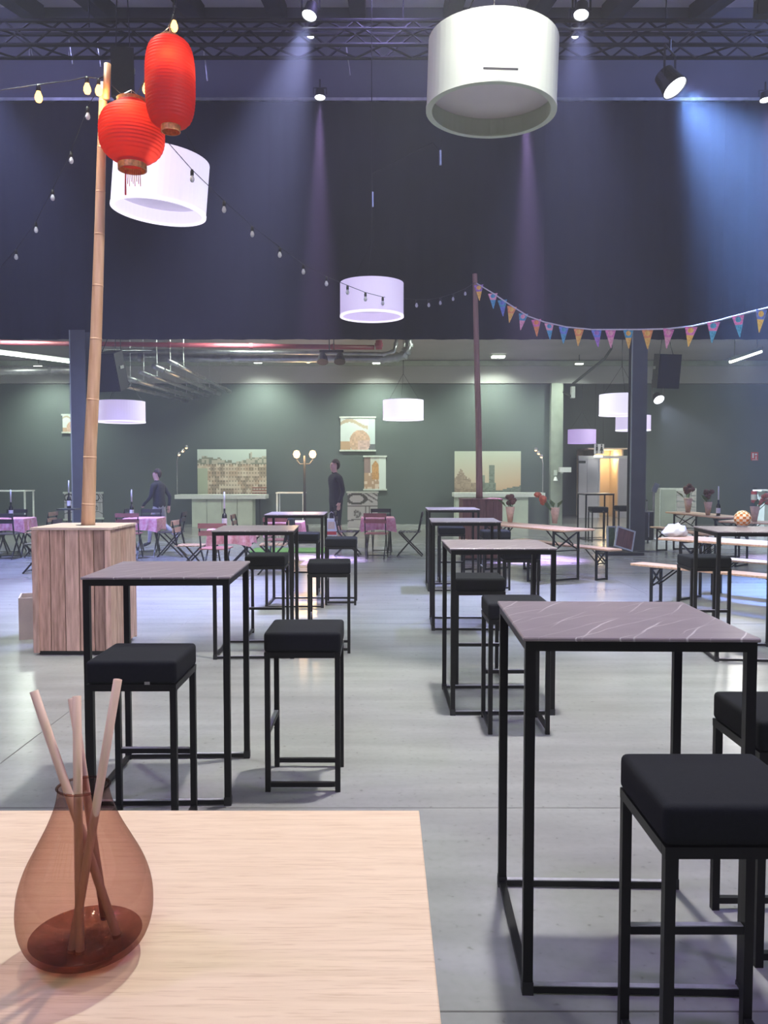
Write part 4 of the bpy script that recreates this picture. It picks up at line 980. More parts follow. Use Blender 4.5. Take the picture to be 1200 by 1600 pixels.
def chair(kind, x, y, face, label):
    rz = {'far': 0, 'near': PI, 'left': PI/2, 'right': -PI/2}[face] + random.uniform(-0.12, 0.12)
    place(CH[kind][0], CH[kind][1], label, (x, y, 0), rz, 'folding bistro chairs')
def bistro(x, y, a, label, label2):
    t = thing('bistro_table', label, 'table', (x, y, 0), a, 'small bistro tables'); s = 0.30
    G().box((0, 0, 0.705), (0.62, 0.62, 0.02)).build('top', 'chair_wood', t)
    for sx in (-1, 1):
        G().bar((sx*0.24, -0.26, 0), (sx*0.24, 0.24, 0.695), 0.02).build('leg', 'black_metal', t)
        G().bar((sx*0.21, 0.26, 0), (sx*0.21, -0.24, 0.695), 0.02).build('leg', 'black_metal', t)
    # cloth
    n = 8; g = G(); h = 0.315; rings = []
    def ringpt(u, r, z, wob):
        # u in 0..4 around the square
        k = int(u) % 4; f = u-int(u); c = [(-1, -1), (1, -1), (1, 1), (-1, 1)]; p, q = c[k], c[(k+1) % 4]
        x_, y_ = p[0]+(q[0]-p[0])*f, p[1]+(q[1]-p[1])*f
        return (x_*r*(1+wob), y_*r*(1+wob), z)
    N = 48; vs = []
    for j, (r, z, wb_) in enumerate(((0.317, 0.722, 0), (0.325, 0.712, 0), (0.33, 0.62, 0.02), (0.335, 0.50, 0.06))):
        for i in range(N):
            u = 4*i/N; vs.append(ringpt(u, r, z - (0.05*(abs((u % 1)-0.5)*2)**2 if j == 3 else 0), wb_*math.sin(i*1.7+x)))
    fs = [(j*N+i, j*N+(i+1) % N, (j+1)*N+(i+1) % N, (j+1)*N+i) for j in range(3) for i in range(N)] + [tuple(range(N-1, -1, -1))]
    g.add(vs, [tuple(reversed(f)) for f in fs]); o = g.build('tablecloth', 'cloth_pink'); o.location = (x, y, 0.0005); o.rotation_euler = (0, 0, a)
    tag(o, label2, 'tablecloth', 'pink checked tablecloths')
def bottle(x, y, z, label, label2, ch=0.24):
    t = thing('wine_bottle', label, 'bottle', (x, y, z), group='dark wine bottles')
    G().lathe([(0.001, 0.002), (0.036, 0.0), (0.038, 0.01), (0.038, 0.19), (0.030, 0.215), (0.015, 0.235), (0.014, 0.295), (0.016, 0.30), (0.001, 0.302)], 14).build('glass', 'glass_dark', t, smooth=True)
    G().lathe([(0.0386, 0.05), (0.0392, 0.05), (0.0392, 0.15), (0.0386, 0.15)], 14).build('paper_label', 'paper', t)
    c = thing('candle', label2, 'candle', (x, y, z+0.302), group='white candles in bottles')
    G().tube([(0, 0, 0), (0, 0, ch*0.7), (0, 0, ch)], [0.014, 0.013, 0.010], 8).build('stick', 'wax', c, smooth=True)
    G().tube([(0, 0, ch), (0, 0, ch+0.012)], 0.002, 4).build('wick', 'cord', c)
T3 = (at(360, 815, 12.8).x, 12.9); T4 = (-0.12, 16.0); T2 = (at(226, 810, 15.9).x, 15.9); T1 = (at(20, 810, 15.8).x, 15.8)
bistro(*T1, 0.05, 'bistro table at the left picture edge', 'pink cloth on the bistro table at the left picture edge')
bistro(*T2, 0.0, 'bistro table right of the plank crate', 'pink cloth on the bistro table right of the plank crate')
bistro(*T3, 0.02, 'bistro table behind the second left bar table', 'pink cloth behind the second left bar table')
bistro(T3[0]+0.63, 14.6, 0.0, 'bistro table before the left bar counter', 'pink cloth on the table before the left bar counter')
bistro(*T4, 0.03, 'bistro table in the centre right of the man', 'pink cloth on the centre table right of the man')
chair('dark', T1[0]+0.15, T1[1]-0.62, 'far', 'dark folding chair with its back to us at the left edge table')
chair('wood', T1[0]+0.62, T1[1]-0.2, 'left', 'folding chair right of the left edge table')
chair('dark', T1[0]-0.3, T1[1]+0.65, 'near', 'dark folding chair behind the left edge table')
chair('dark', T1[0]+1.6, T1[1]+1.3, 'left', 'dark folding chair standing behind the plank crate')
chair('dark', at(40, 850, 13.0).x+0.22, 13.1, 'left', 'dark folding chair mostly hidden by the plank crate')
chair('dark', T2[0]+0.60, T2[1]-0.30, 'left', 'dark folding chair between plank crate table and walking person')
chair('red', T2[0]-0.1, T2[1]-0.62, 'far', 'folding chair at the near side of the crate table')
chair('dark', T2[0]-0.1, T2[1]+0.65, 'near', 'dark folding chair behind the crate table')
chair('wood', at(296, 850, 12.7).x, 12.8, 'right', 'wooden slat folding chair facing right before the left bar')
chair('red', T3[0]-0.12, T3[1]-0.62, 'far', 'red folding chair with its back to us behind the second left table')
chair('wood', T3[0]+0.66, T3[1]+0.05, 'left', 'wooden slat folding chair between the two left bar tables')
chair('red', T3[0]+0.62, 13.85, 'far', 'red folding chair before the left bar counter, right one')
chair('wood', T3[0]-0.05, 14.6, 'right', 'wooden folding chair before the left bar counter')
chair('dark', -0.70, 15.85, 'right', 'dark folding chair left of the centre table')
chair('dark', 0.50, 15.75, 'left', 'dark folding chair right of the centre table')
chair('red', -0.14, 15.28, 'far', 'red folding chair with its back to us at the centre table')
chair('dark', -0.05, 16.7, 'near', 'dark folding chair behind the centre table')
bottle(at(19, 800, 15.8).x, 15.75, 0.7235, 'wine bottle on the left edge table', 'candle in the bottle on the left edge table')
bottle(at(108, 800, 15.9).x, 15.9, 0.90, 'wine bottle behind the plank crate', 'candle in the bottle behind the plank crate')
bottle(at(206, 800, 15.9).x, 15.9, 0.7235, 'wine bottle on the table right of the crate', 'candle in the bottle right of the crate')
bb = gnd(349, 830, 1.10)
bottle(T3[0]-0.12, T3[1]+0.05, 0.7235, 'dark wine bottle with white label behind the second left table', 'candle in the labelled bottle behind second left table', 0.26)
# box under the bottle behind the crate
t = thing('side_stand', 'dark narrow stand behind the plank crate carrying a bottle', 'stand', (at(108, 800, 15.9).x, 15.9, 0))
G().box((0, 0, 0.885), (0.35, 0.35, 0.03)).build('top', 'frame_dark', t); G().tube([(0, 0, 0.02), (0, 0, 0.87)], 0.03, 8).build('post', 'frame_dark', t); G().box((0, 0, 0.01), (0.3, 0.3, 0.02)).build('base', 'frame_dark', t)
# jacket over a chair
jx = at(416, 845, 13.5)
bm = soft_box((0.36, 0.09, 0.36), 0.035, 3); jk = from_bm('jacket', bm, 'jacket', None, True, (T3[0]+0.93, T3[1]+0.05, 0.70)); jk.rotation_euler = (0, 0, PI/2)
tag(jk, 'dark jacket hung over a folding chair behind the left tables', 'jacket')
# green turf mat
mt = G().box((0, 0, 0.012), (1.5, 0.9, 0.024)).build('turf_mat', 'green_mat'); mt.location = (at(466, 850, 16.6).x-0.2, 16.7, 0)
tag(mt, 'green turf mat on the floor behind the left bar tables', 'mat')
# slim white high tables at the back
def slim(px0, px1, py, Y, label):
    a, b = at(px0, py, Y), at(px1, py, Y); w = b.x-a.x; H = a.z
    t = thing('slim_high_table', label, 'table', ((a.x+b.x)/2, Y, 0), group='slim white high tables')
    G().box((0, 0, H-0.015), (w, 0.6, 0.03)).build('top', 'white_metal', t)
    for sx in (-1, 1):
        for sy in (-1, 1): G().box((sx*(w/2-0.03), sy*0.26, (H-0.03)/2), (0.035, 0.035, H-0.03)).build('leg', 'white_metal', t)
slim(433, 477, 769, 21.6, 'slim white high table left of the man')
slim(-30, 47, 766, 21.6, 'slim white high table at the left picture edge')

# ================================================================== BEER TABLES AND BENCHES
def make_bench(L, w, H, name, cat):
    t = thing(name, '', cat)
    bm = soft_box((L, w, 0.028), 0.005, 1); from_bm('top', bm, 'beer_wood', t, False, (0, 0, H-0.014))
    hw = w*0.40; X = L/2-0.28
    for s in (-1, 1):
        g = G(); z = H-0.03
        for sy in (-1, 1): g.bar((s*X, sy*hw, 0.0), (s*X, sy*hw, z), 0.028)
        g.bar((s*X, -hw, 0.016), (s*X, hw, 0.016), 0.026).bar((s*X, -hw, z-0.015), (s*X, hw, z-0.015), 0.026)
        lo = z - min(0.30, z*0.45)
        g.bar((s*X, -hw, z-0.02), (s*X, hw, lo), 0.018).bar((s*X, hw, z-0.02), (s*X, -hw, lo), 0.018).bar((s*X, -hw, lo), (s*X, hw, lo), 0.016)
        g.build('leg_frame', 'black_metal', t)
        for sy in (-1, 1): G().bar((s*X, sy*hw*0.6, z-0.22), (s*(X-0.28), sy*hw*0.6, H-0.03), 0.014).build('brace', 'black_metal', t)
    return t
BTm = make_bench(2.2, 0.60, 0.77, 'beer_table', 'table'); BBm = make_bench(2.2, 0.26, 0.48, 'beer_bench', 'bench'); tf, bf = [False], [False]
def row(x, y, d, off, which, label):
    """x,y = centre of table axis at its near/reference end; d = unit direction along the length"""
    d = Vector((d[0], d[1])).normalized(); n = Vector((-d.y, d.x)); c = Vector((x, y)) + d*1.1 + n*off
    a = math.atan2(d.y, d.x)
    if which == 't': return place(BTm, tf, label, (c.x, c.y, 0), a, 'beer tables')
    return place(BBm, bf, label, (c.x, c.y, 0), a, 'beer benches')
dA = (-0.5, 0.866)
row(2.82, 11.85, dA, 0, 't', 'beer table behind the second right bar table')
row(3.36, 11.9, dA, 0, 'b', 'beer bench ending beside the dark column, right of its table')
row(2.33, 11.75, dA, 0.0, 'b', 'beer bench half hidden behind the second right bar table')
dB = (0.64, -0.77)
cB = Vector((3.45, 10.35)) + Vector((0.77, 0.64))*0.3
row(cB.x, cB.y, dB, 0, 't', 'beer table carrying the white plastic bag')
row(3.12, 10.15, dB, 0, 'b', 'beer bench in front of the table with the white bag')
row(cB.x+0.50, cB.y+0.42, dB, 0, 'b', 'beer bench behind the table with the white bag')
dC = (0.12, -0.99)
row(6.2, 17.3, dC, 0, 't', 'far beer table carrying the two brown flower cones')
row(5.62, 17.0, dC, 0, 'b', 'far beer bench beside the dark column')
row(5.9, 14.2, (0.7, -0.71), 0, 't', 'beer table at the right edge behind the orange bundle')
row(5.2, 13.9, (0.7, -0.71), 0, 'b', 'beer bench at the right edge behind the orange bundle')
# flower cones
def cone(x, y, z, label, m='flower', s=1.0, lean=0.0):
    t = thing('flower_cone', label, 'flowers', (x, y, z), group='paper cones with dried flowers')
    G().lathe([(0.001, 0.002), (0.025*s, 0.0), (0.052*s, 0.17*s), (0.048*s, 0.17*s), (0.022*s, 0.012), (0.001, 0.012)], 14).build('paper_cone', 'kraft', t, smooth=True)
    rd = random.Random(int(x*100))
    for k in range(7):
        a = rd.uniform(0, 2*PI); r = rd.uniform(0.01, 0.055)*s; hz = (0.20+rd.uniform(0, 0.12))*s
        p = Vector((r*math.cos(a)-lean*hz, r*math.sin(a), hz))
        G().tube([(r*0.3*math.cos(a), r*0.3*math.sin(a), 0.1*s), p], 0.004, 5).build('stem', 'leaf', t)
        G().lathe([(0.001, -0.03*s), (0.028*s, -0.012*s), (0.034*s, 0.006*s), (0.02*s, 0.028*s), (0.001, 0.032*s)], 9, c=p).build('bloom', m, t, smooth=True)
    for k in range(3):
        a = rd.uniform(0, 2*PI); p = Vector((0.05*s*math.cos(a), 0.05*s*math.sin(a), 0.17*s))
        G().add([p, p+Vector((0.05*s*math.cos(a+0.6), 0.05*s*math.sin(a+0.6), 0.05*s)), p+Vector((0.11*s*math.cos(a), 0.11*s*math.sin(a), 0.09*s)), p+Vector((0.05*s*math.cos(a-0.6), 0.05*s*math.sin(a-0.6), 0.05*s))], [(0, 1, 2, 3)]).build('leaf', 'leaf', t)
def on(px, py, z): p = gnd(px, py, z); return p.x, p.y
x, y = on(867, 818, 0.77); cone(x, y, 0.7705, 'paper cone with red flowers on the beer table left of the column', s=1.5, lean=0.5)
x, y = on(797, 816, 0.77); cone(x, y, 0.7705, 'paper cone with dark flowers in front of the right bar', 'flower_dark', 1.5)
x, y = on(1075, 800.5, 0.77); cone(x, y, 0.7705, 'paper cone with brown flowers, left one on the far beer table', 'flower_dark', 1.7)
x, y = on(1106, 805, 0.77); cone(x, y, 0.7705, 'paper cone with brown flowers, right one on the far beer table', 'flower_dark', 1.5)
x, y = on(1179, 815, 0.77); cone(x, y, 0.7705, 'paper cone with dry flowers behind the orange checked bundle', 'flower', 1.5, -0.4)
x, y = on(1122, 806, 0.77)
bottle(x, y, 0.7705, 'bottle on the far beer table right of the flower cones', 'tall white candle on the far beer table', 0.26)
# orange checked bundle
x, y = on(1160, 823, 1.10); t = thing('checked_bundle', 'round orange and cream checked paper bundle on right edge bar table', 'bundle', (x, y+0.0, 1.1005))
g = G(); nu, nv, R = 16, 10, 0.072
for j in range(nv):
    for i in range(nu):
        def pt(i_, j_, k): 
            th = PI*j_/nv; ph = 2*PI*i_/nu; return (R*k*math.sin(th)*math.cos(ph), R*k*math.sin(th)*math.sin(ph), R-R*math.cos(th)*k)
        k = 1.0 + 0.06*((i+j) % 2)
        g.add([pt(i, j, k), pt(i+1, j, k), pt(i+1, j+1, k), pt(i, j+1, k)], [(0, 3, 2, 1)], (i+j) % 2)
        
g.build('paper_ball', ['orange', 'cream'], t)
G().lathe([(0.001, 0.0), (0.04, 0.0), (0.045, 0.012), (0.001, 0.014)], 14).build('white_base', 'plastic_white', t)
# white plastic bag
x, y = on(1054, 838, 0.77)
bm = bmesh.new(); bmesh.ops.create_icosphere(bm, subdivisions=3, radius=1)
for v in bm.verts:
    n_ = 1 + 0.16*math.sin(v.co.x*7+v.co.y*5)*math.cos(v.co.z*6+v.co.y*4)
    v.co = Vector((v.co.x*0.16*n_, v.co.y*0.12*n_, max(-0.055, v.co.z*0.075*n_)+0.055))
    if v.co.z > 0.10: v.co.z += 0.04*abs(math.sin(v.co.x*30))
bg = from_bm('plastic_bag', bm, 'bag', None, True, (x, y, 0.771)); tag(bg, 'crumpled white plastic bag lying on a beer table', 'bag')

# ================================================================== RIGHT BACKGROUND: RESTROOM, SIGNS, CASES
YRm = 29.0
def rx_(px): return at(px, 740, YRm).x
zt = at(900, 713, YRm).z
d1 = struct(bpy.data.objects.new('door_1', None)); COL.objects.link(d1); d1.location = (0, YRm, 0)
for a, b in ((904, 917), (917.5, 935), (967, 984)): G().box(((rx_(a)+rx_(b))/2, 0, (zt-0.08)/2), (rx_(b)-rx_(a), 0.08, zt-0.08)).build('panel', 'door_white', d1)
G().box(((rx_(903)+rx_(985))/2, 0, zt-0.03), (rx_(985)-rx_(903), 0.12, 0.10)).build('lintel', 'plastic_white', d1)
for px in (935.5, 966.5): G().box((rx_(px), -0.02, (zt-0.08)/2), (0.05, 0.14, zt-0.08)).build('jamb', 'door_white', d1)
G().box((rx_(909), -0.045, zt-0.20), (0.24, 0.01, 0.09)).build('name_plate', 'frame_dark', d1)
G().box((rx_(951), 1.6, 1.2), (1.5, 0.05, 2.4)).build('corridor_wall', 'corridor', d1)
G().box((rx_(936)-0.15, 0.8, 1.2), (0.05, 1.6, 2.4)).build('corridor_wall', 'corridor', d1)
G().box((rx_(966)+0.15, 0.8, 1.2), (0.05, 1.6, 2.4)).build('corridor_wall', 'corridor', d1)
G().box((rx_(951), 0.8, 2.43), (1.5, 1.7, 0.05)).build('corridor_ceiling', 'corridor', d1)
lamp('recess_fill', 'AREA', (rx_(945), 27.6, 4.8), 70, WHITE, (rx_(945), 28.6, 0), size=0.5)  # unseen fill lamp, added to brighten the white door panels
lamp('corridor_lamp', 'POINT', (rx_(955), YRm+0.9, 2.1), 45, (1.0, 0.72, 0.38), size=0.12)
def sign_person(g, x, z, s, skirt):
    g.lathe([(0.001, -0.004), (0.03*s, -0.004), (0.03*s, 0.004), (0.001, 0.004)], 10, c=(x, -0.022, z+0.13*s), R=Matrix.Rotation(PI/2, 3, 'X'))
    if skirt: g.prism([(-0.055*s, -0.06*s), (0.055*s, -0.06*s), (0.02*s, 0.09*s), (-0.02*s, 0.09*s)], 0.006, Matrix.Translation((x, -0.018, z)) @ Matrix.Rotation(PI/2, 4, 'X'))
    else: g.prism([(-0.035*s, -0.06*s), (0.035*s, -0.06*s), (0.035*s, 0.09*s), (-0.035*s, 0.09*s)], 0.006, Matrix.Translation((x, -0.018, z)) @ Matrix.Rotation(PI/2, 4, 'X'))
    for q in (-1, 1): g.box((x+q*0.016*s, -0.021, z-0.11*s), (0.018*s, 0.006, 0.10*s))
c = at(936, 701.5, YRm-0.4); t = thing('restroom_sign', 'white restroom sign with two figures above the white door', 'sign', c)
G().box((0, 0, 0), (0.34, 0.03, 0.34)).build('board', 'plastic_white', t)
g = G(); sign_person(g, -0.08, 0.0, 1.0, False); sign_person(g, 0.08, 0.0, 1.0, True); g.build('figures', 'frame_dark', t)
G().box((-0.02, 0, -0.25), (0.28, 0.06, 0.07)).build('lamp_strip', 'led_soft', t)
for s in (-1, 1): G().tube([(s*0.14, 0, 0.17), (s*0.14, 0, ZC-c.z)], 0.006, 5).build('rod', 'cord', t)
c = at(1179, 713, YW-0.03); t = thing('emergency_sign', 'small red and white emergency sign on the far right wall', 'sign', c)
G().box((0, 0, 0), (0.21, 0.03, 0.25)).build('board', 'red', t)
G().box((-0.055, -0.017, 0.02), (0.05, 0.006, 0.15)).box((0.035, -0.017, 0.06), (0.07, 0.006, 0.05)).box((0.04, -0.017, -0.04), (0.03, 0.006, 0.09)).box((0, -0.017, -0.105), (0.16, 0.006, 0.015)).build('symbols', 'plastic_white', t)
c = at(888, 734, 25.0); t = thing('projecting_box', 'white box fixed to the pale pillar by the opening', 'wall box', (c.x-0.10, 25.03, c.z))
G().box((0, 0, 0), (0.34, 0.22, 0.15)).build('case', 'plastic_white', t); G().box((-0.1, 0, -0.09), (0.08, 0.12, 0.05)).build('bracket', 'frame_pale', t)
c = at(868, 748, 25.09); t = thing('bell_lamp', 'small white bell shaped lamp on the pale pillar', 'lamp', c)
G().lathe([(0.001, 0.06), (0.03, 0.05), (0.07, -0.06), (0.06, -0.06), (0.001, 0.03)], 12).build('bell', 'plastic_white', t); G().box((0, 0.03, 0.18), (0.10, 0.05, 0.16)).build('bracket', 'frame_pale', t)
# grey slatted cabinet
a, b = at(1031, 805, 22.5), at(1089, 763, 22.5); W_, H_ = b.x-a.x, b.z
t = thing('slatted_cabinet', 'grey slatted cabinet against the far wall right of the column', 'cabinet', ((a.x+b.x)/2, 22.5, 0))
G().box((0, 0.26, H_/2), (W_, 0.46, H_)).build('carcass', 'frame_pale', t)
for k in range(7): G().box((W_*0.22, 0.02, H_*(0.08+0.135*k)), (W_*0.52, 0.03, H_*0.11)).build('slat', 'slat_grey', t)
G().box((-W_*0.27, 0.02, H_*0.5), (W_*0.40, 0.03, H_*0.94)).build('door', 'steel_pale', t)
# grey stand with head next to it
c = gnd(1022, 838); t = thing('floor_stand', 'pale stand with angled head left of the grey cabinet', 'stand', (at(1021, 800, 19.5).x, 19.5, 0))
G().tube([(0, 0, 0), (0, 0, at(1021, 768, 19.5).z)], 0.03, 8).build('post', 'galv', t); G().box((0.03, 0, at(1021, 762, 19.5).z), (0.12, 0.08, 0.22), Matrix.Rotation(0.4, 3, 'Y')).build('head', 'galv', t); G().box((0, 0, 0.012), (0.4, 0.4, 0.024)).build('base', 'galv', t)
# upright trolley case
c = at(1009, 826, 18.6); c.z = 0
t = thing('trolley_case', 'dark upright trolley case right of the dark column', 'case', (c.x, 18.6, 0), 0.0)
bm = soft_box((0.24, 0.40, 0.66), 0.03, 2); from_bm('shell', bm, 'plastic_black', t, True, (0, 0, 0.40))
for s in (-1, 1):
    G().tube([(-0.02, s*0.12, 0.72), (-0.02, s*0.12, 0.96)], 0.010, 6).build('handle_rod', 'chrome', t)
    G().lathe([(0.001, -0.015), (0.035, -0.015), (0.035, 0.015), (0.001, 0.015)], 12, c=(0, s*0.15, 0.036), R=Matrix.Rotation(PI/2, 3, 'Y')).build('wheel', 'plastic_black', t)
G().bar((-0.02, -0.13, 0.965), (-0.02, 0.13, 0.965), 0.025).build('grip', 'plastic_black', t)
G().box((0.0, -0.206, 0.42), (0.02, 0.012, 0.55)).build('edge_strip', 'chrome', t)
# bundle of framed boards leaning at the column foot
def board(px, py, w, hh, rx, ry, rz, m, label, Y):
    c = at(px, py, Y); t = thing('framed_board', label, 'board', c, group='framed boards by the column'); t.rotation_euler = (rx, ry, rz)
    G().box((0, 0, 0), (w, 0.02, hh)).build('panel', m, t)
    for s in (-1, 1):
        G().box((s*w/2, 0, 0), (0.03, 0.035, hh+0.03)).build('frame_bar', 'frame_pale', t); G().box((0, 0, s*hh/2), (w-0.03, 0.035, 0.03)).build('frame_bar', 'frame_pale', t)
board(976, 842, 0.36, 0.40, -0.35, 0.30, 0.1, 'wood_dark', 'tilted framed board with reddish picture at the column foot', 15.9)
board(955, 839, 0.20, 0.40, -0.1, 0.06, 0.5, 'leaf', 'green framed board left of the tilted one', 16.1)
board(964, 842, 0.26, 0.38, -0.2, -0.05, -0.3, 'plastic_black', 'dark framed board between the two others', 16.25)
t = thing('board_tray', 'flat dark tray under the framed boards beside the column', 'tray', (at(968, 860, 16.1).x, 16.05, 0))
G().box((0, 0, 0.02), (0.75, 0.6, 0.04)).build('box', 'plastic_black', t); G().box((0, -0.305, 0.04), (0.75, 0.012, 0.03)).build('lip', 'frame_dark', t)
# white counter at right edge with red extinguisher
t = thing('white_counter', 'pale counter cut by the right picture edge', 'counter', (at(1215, 800, 20.5).x, 20.5, 0)); H_ = at(1200, 766, 20.5).z
G().box((0, 0.2, H_/2-0.02), (0.66, 0.4, H_-0.04)).build('body', 'bar_white', t); G().box((0, 0.2, H_-0.01), (0.86, 0.5, 0.04)).build('top', 'white_metal', t)
t = thing('extinguisher', 'small red and white extinguisher on the far right wall', 'extinguisher', at(1178, 775, YW-0.12))
G().lathe([(0.001, -0.22), (0.08, -0.20), (0.085, 0.12), (0.04, 0.19), (0.001, 0.2)], 14).build('cylinder', 'red', t, smooth=True)
G().lathe([(0.0855, -0.12), (0.0865, -0.12), (0.0865, 0.05), (0.0855, 0.05)], 14).build('label_band', 'plastic_white', t)
G().box((0.02, -0.02, 0.23), (0.10, 0.03, 0.05)).build('handle', 'plastic_black', t)

# ================================================================== PEOPLE
def body_mesh(name, joints, bones, root, regions, mats):
    """joints: id -> (pos, radius xy); skinned, subdivided, then baked to one mesh"""
    ids = list(joints); me = bpy.data.meshes.new(name+'_cage')
    me.from_pydata([joints[i][0] for i in ids], [(ids.index(a), ids.index(b)) for a, b in bones], [])
    o = bpy.data.objects.new(name+'_cage', me); COL.objects.link(o)
    sk = o.modifiers.new('skin', 'SKIN'); sk.use_smooth_shade = True
    for k, i in enumerate(ids):
        r = joints[i][1]; me.skin_vertices[0].data[k].radius = r if isinstance(r, tuple) else (r, r)
        me.skin_vertices[0].data[k].use_root = (i == root)
    s = o.modifiers.new('sub', 'SUBSURF'); s.levels = 2; s.render_levels = 2
    dg = bpy.context.evaluated_depsgraph_get(); dg.update()
    nm = bpy.data.meshes.new_from_object(o.evaluated_get(dg)); nm.name = name
    bpy.data.objects.remove(o); bpy.data.meshes.remove(me)
    nm.materials.clear()
    for m in mats: nm.materials.append(M[m])
    for p in nm.polygons: p.material_index = regions(p.center); p.use_smooth = True
    return nm
def person(label, loc, rz, H, pose, mats, regions, hair=True):
    t = thing('person', label, 'person', loc, rz)
    k = H/1.80
    J = {a: (tuple(c*k for c in p), (tuple(x*k for x in r) if isinstance(r, tuple) else r*k)) for a, (p, r) in pose['J'].items()}
    me = body_mesh('body', J, pose['B'], 'pelvis', lambda c: regions(c/k), mats)
    inst('body', me, t)
    hd = Vector(pose['head'])*k
    g = bmesh.new(); bmesh.ops.create_uvsphere(g, u_segments=20, v_segments=14, radius=1)
    for v in g.verts: v.co = Vector((v.co.x*0.079*k, v.co.y*0.099*k - 0.008*k, v.co.z*0.118*k))
    for v in list(g.verts):
        if v.co.z < 0.035*k and v.co.y > -0.075*k + (0.035*k - v.co.z)*0.2: v.co.x *= 0.94; v.co.y *= 0.90; v.co.z = v.co.z if v.co.z > 0.03*k else 0.03*k
    hr = from_bm('hair', g, 'hair', t, True, hd + Vector((0, -0.020*k, 0.014*k)))
    e = G()
    for s in (-1, 1): e.lathe([(0.001, -0.011), (0.009, -0.006), (0.011, 0), (0.009, 0.006), (0.001, 0.011)], 8, c=hd+Vector((s*0.031*k, 0.083*k, 0.006*k)))
    e.build('eyes', 'hair', t, smooth=True)
    return t
def pose_std(arms, legs, lean=0.0, look=0.0):
    """faces +Y"""
    J = {'pelvis': ((0, 0, 0.95), (0.165, 0.125)), 'waist': ((0, lean*0.15, 1.10), (0.165, 0.125)), 'chest': ((0, lean*0.5, 1.32), (0.19, 0.14)), 'shoul': ((0, lean*0.8, 1.45), (0.13, 0.085)),
         'neck': ((0, lean, 1.52), 0.055), 'jaw': ((0, lean+0.035, 1.60), (0.058, 0.068)), 'head': ((0, lean+0.02, 1.69), (0.078, 0.092)), 'crown': ((0, lean+0.005, 1.755), (0.062, 0.078)), 'nose': ((0, lean+0.118, 1.665), 0.014)}
    B = [('pelvis', 'waist'), ('waist', 'chest'), ('chest', 'shoul'), ('shoul', 'neck'), ('neck', 'jaw'), ('jaw', 'head'), ('head', 'crown'), ('head', 'nose')]
    for s, sd in ((-1, 'l'), (1, 'r')):
        a = arms[sd]
        J['sh'+sd] = ((s*0.19, lean*0.75, 1.42), 0.068); J['el'+sd] = (a[0], 0.047); J['wr'+sd] = (a[1], 0.031)
        B += [('shoul', 'sh'+sd), ('sh'+sd, 'el'+sd), ('el'+sd, 'wr'+sd)]
        w = Vector(a[1]); d = (w-Vector(a[0])).normalized(); f = Vector(a[2]) if len(a) > 2 else d
        J['pa'+sd] = (tuple(w+f*0.065), (0.040, 0.020)); B.append(('wr'+sd, 'pa'+sd))
        for q, (off, ln) in enumerate(((-0.030, 0.070), (-0.010, 0.085), (0.010, 0.080), (0.030, 0.062))):
            b = w + f*0.085 + Vector((0, off, 0)); J['f%d%s' % (q, sd)] = (tuple(b), 0.010); J['g%d%s' % (q, sd)] = (tuple(b + f*ln*0.9 + Vector((-s*0.015, 0, 0))), 0.008)
            B += [('pa'+sd, 'f%d%s' % (q, sd)), ('f%d%s' % (q, sd), 'g%d%s' % (q, sd))]
        J['th'+sd] = (tuple(w + f*0.055 + Vector((-s*0.01, 0.055, 0))), 0.010); B.append(('wr'+sd, 'th'+sd))
        l = legs[sd]
        J['hip'+sd] = ((s*0.095, 0, 0.90), 0.098); J['kn'+sd] = (l[0], 0.062); J['an'+sd] = (l[1], 0.042); J['to'+sd] = (l[2], (0.042, 0.030)); J['ca'+sd] = (tuple(Vector(l[0]).lerp(Vector(l[1]), 0.35) + Vector((0, -0.018, 0))), 0.058)
        B += [('pelvis', 'hip'+sd), ('hip'+sd, 'kn'+sd), ('kn'+sd, 'ca'+sd), ('ca'+sd, 'an'+sd), ('an'+sd, 'to'+sd)]
    return {'J': J, 'B': B, 'head': (0, lean+0.015, 1.69)}
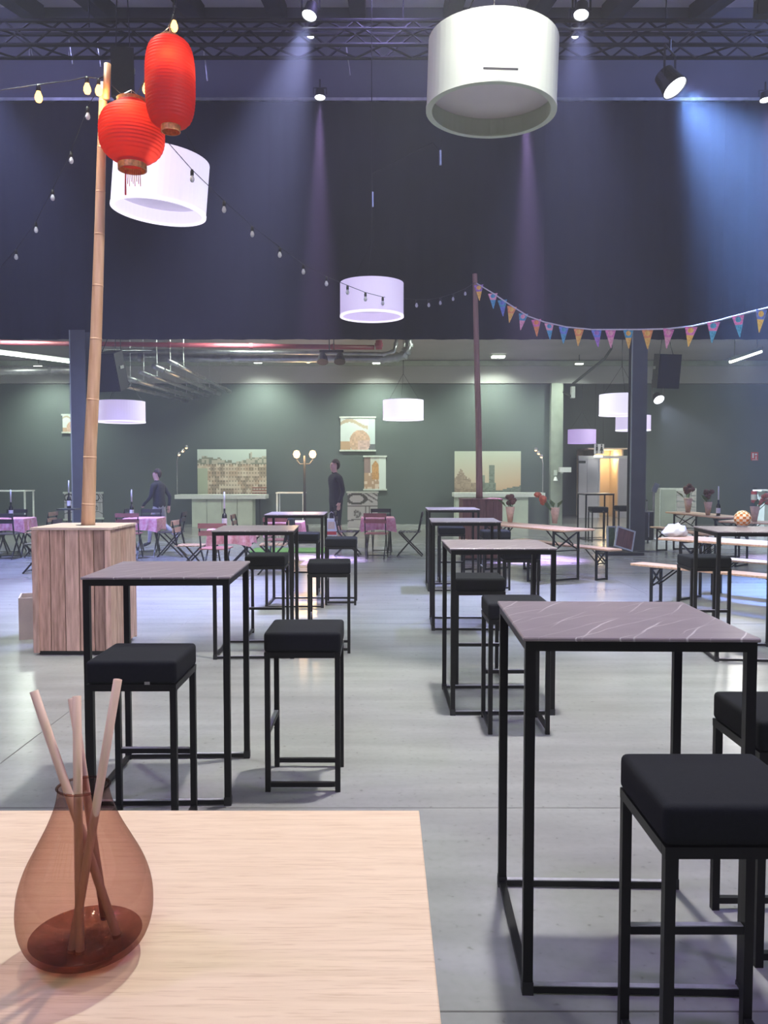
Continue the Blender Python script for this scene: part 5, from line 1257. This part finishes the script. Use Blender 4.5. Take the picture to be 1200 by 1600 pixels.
# standing man, black sweater and shorts, looking left
po = pose_std({'l': ((-0.26, -0.02, 1.16), (-0.27, 0.08, 0.93), (0, 0.12, -0.99)), 'r': ((0.25, -0.10, 1.15), (0.25, -0.10, 0.91), (0, 0.0, -1))},
              {'l': ((-0.11, 0.02, 0.50), (-0.12, -0.03, 0.09), (-0.13, 0.13, 0.035)), 'r': ((0.10, 0.03, 0.50), (0.10, -0.02, 0.09), (0.12, 0.14, 0.035))}, 0.02)
def reg1(c):
    if c.z > 1.545 or (abs(c.x) > 0.212 and c.z < 0.93 and c.z > 0.6): return 0
    if c.z > 0.93: return 1
    if c.z > 0.47: return 2
    return 0 if c.z > 0.11 else 3
man = Vector((at(525, 780, 17.4).x, 17.4, 0))
person('man in black sweater and shorts standing with head turned left', man, 2.15, 1.86, po, ['skin', 'shirt', 'shorts', 'shoe'], reg1)
# walking person, dark top and grey trousers
po2 = pose_std({'l': ((-0.25, 0.06, 1.17), (-0.20, 0.24, 1.02), (0.1, 0.7, -0.7)), 'r': ((0.25, -0.12, 1.17), (0.24, -0.10, 0.93), (0, 0.1, -0.99))},
               {'l': ((-0.10, 0.20, 0.52), (-0.10, 0.22, 0.09), (-0.10, 0.38, 0.035)), 'r': ((0.10, -0.06, 0.50), (0.10, -0.40, 0.24), (0.11, -0.34, 0.10))}, 0.05)
def reg2(c):
    if c.z > 1.545 or (abs(c.x) > 0.15 and 0.72 < c.z < 0.94 and not (abs(c.x) < 0.19 and c.y < 0.08)): return 0
    if c.z > 0.93: return 1
    if c.z > 0.11 and not (c.y < -0.36 and c.z < 0.18): return 2
    return 3
wk = Vector((at(249, 780, 17.6).x, 17.6, 0))
person('walking person in dark top and grey trousers behind the crate table', wk, 1.25, 1.66, po2, ['skin', 'shirt', 'trousers', 'shoe'], reg2)
# shopping bag held by the man
c = at(518, 826, 17.05)
t = thing('shopping_bag', 'white paper bag with orange and red print held by the man', 'bag', (c.x, 17.05, 0.28))
bm = soft_box((0.24, 0.12, 0.36), 0.015, 2); from_bm('body', bm, 'plastic_white', t, True, (0, 0, 0.18))
G().box((0, -0.0615, 0.06), (0.21, 0.003, 0.07)).build('red_band', 'red', t)
G().box((0.0, -0.0615, 0.22), (0.14, 0.003, 0.15)).build('orange_print', 'cream', t)
for s in (-1, 1): G().tube([(-0.06, s*0.04, 0.35), (-0.05, s*0.02, 0.46), (0, 0, 0.50), (0.05, s*0.02, 0.46), (0.06, s*0.04, 0.35)], 0.006, 5).build('handle', 'paper', t, smooth=True)
for o in list(bpy.data.objects):
    if o.type == 'MESH' and o.users_collection == (): bpy.data.objects.remove(o)
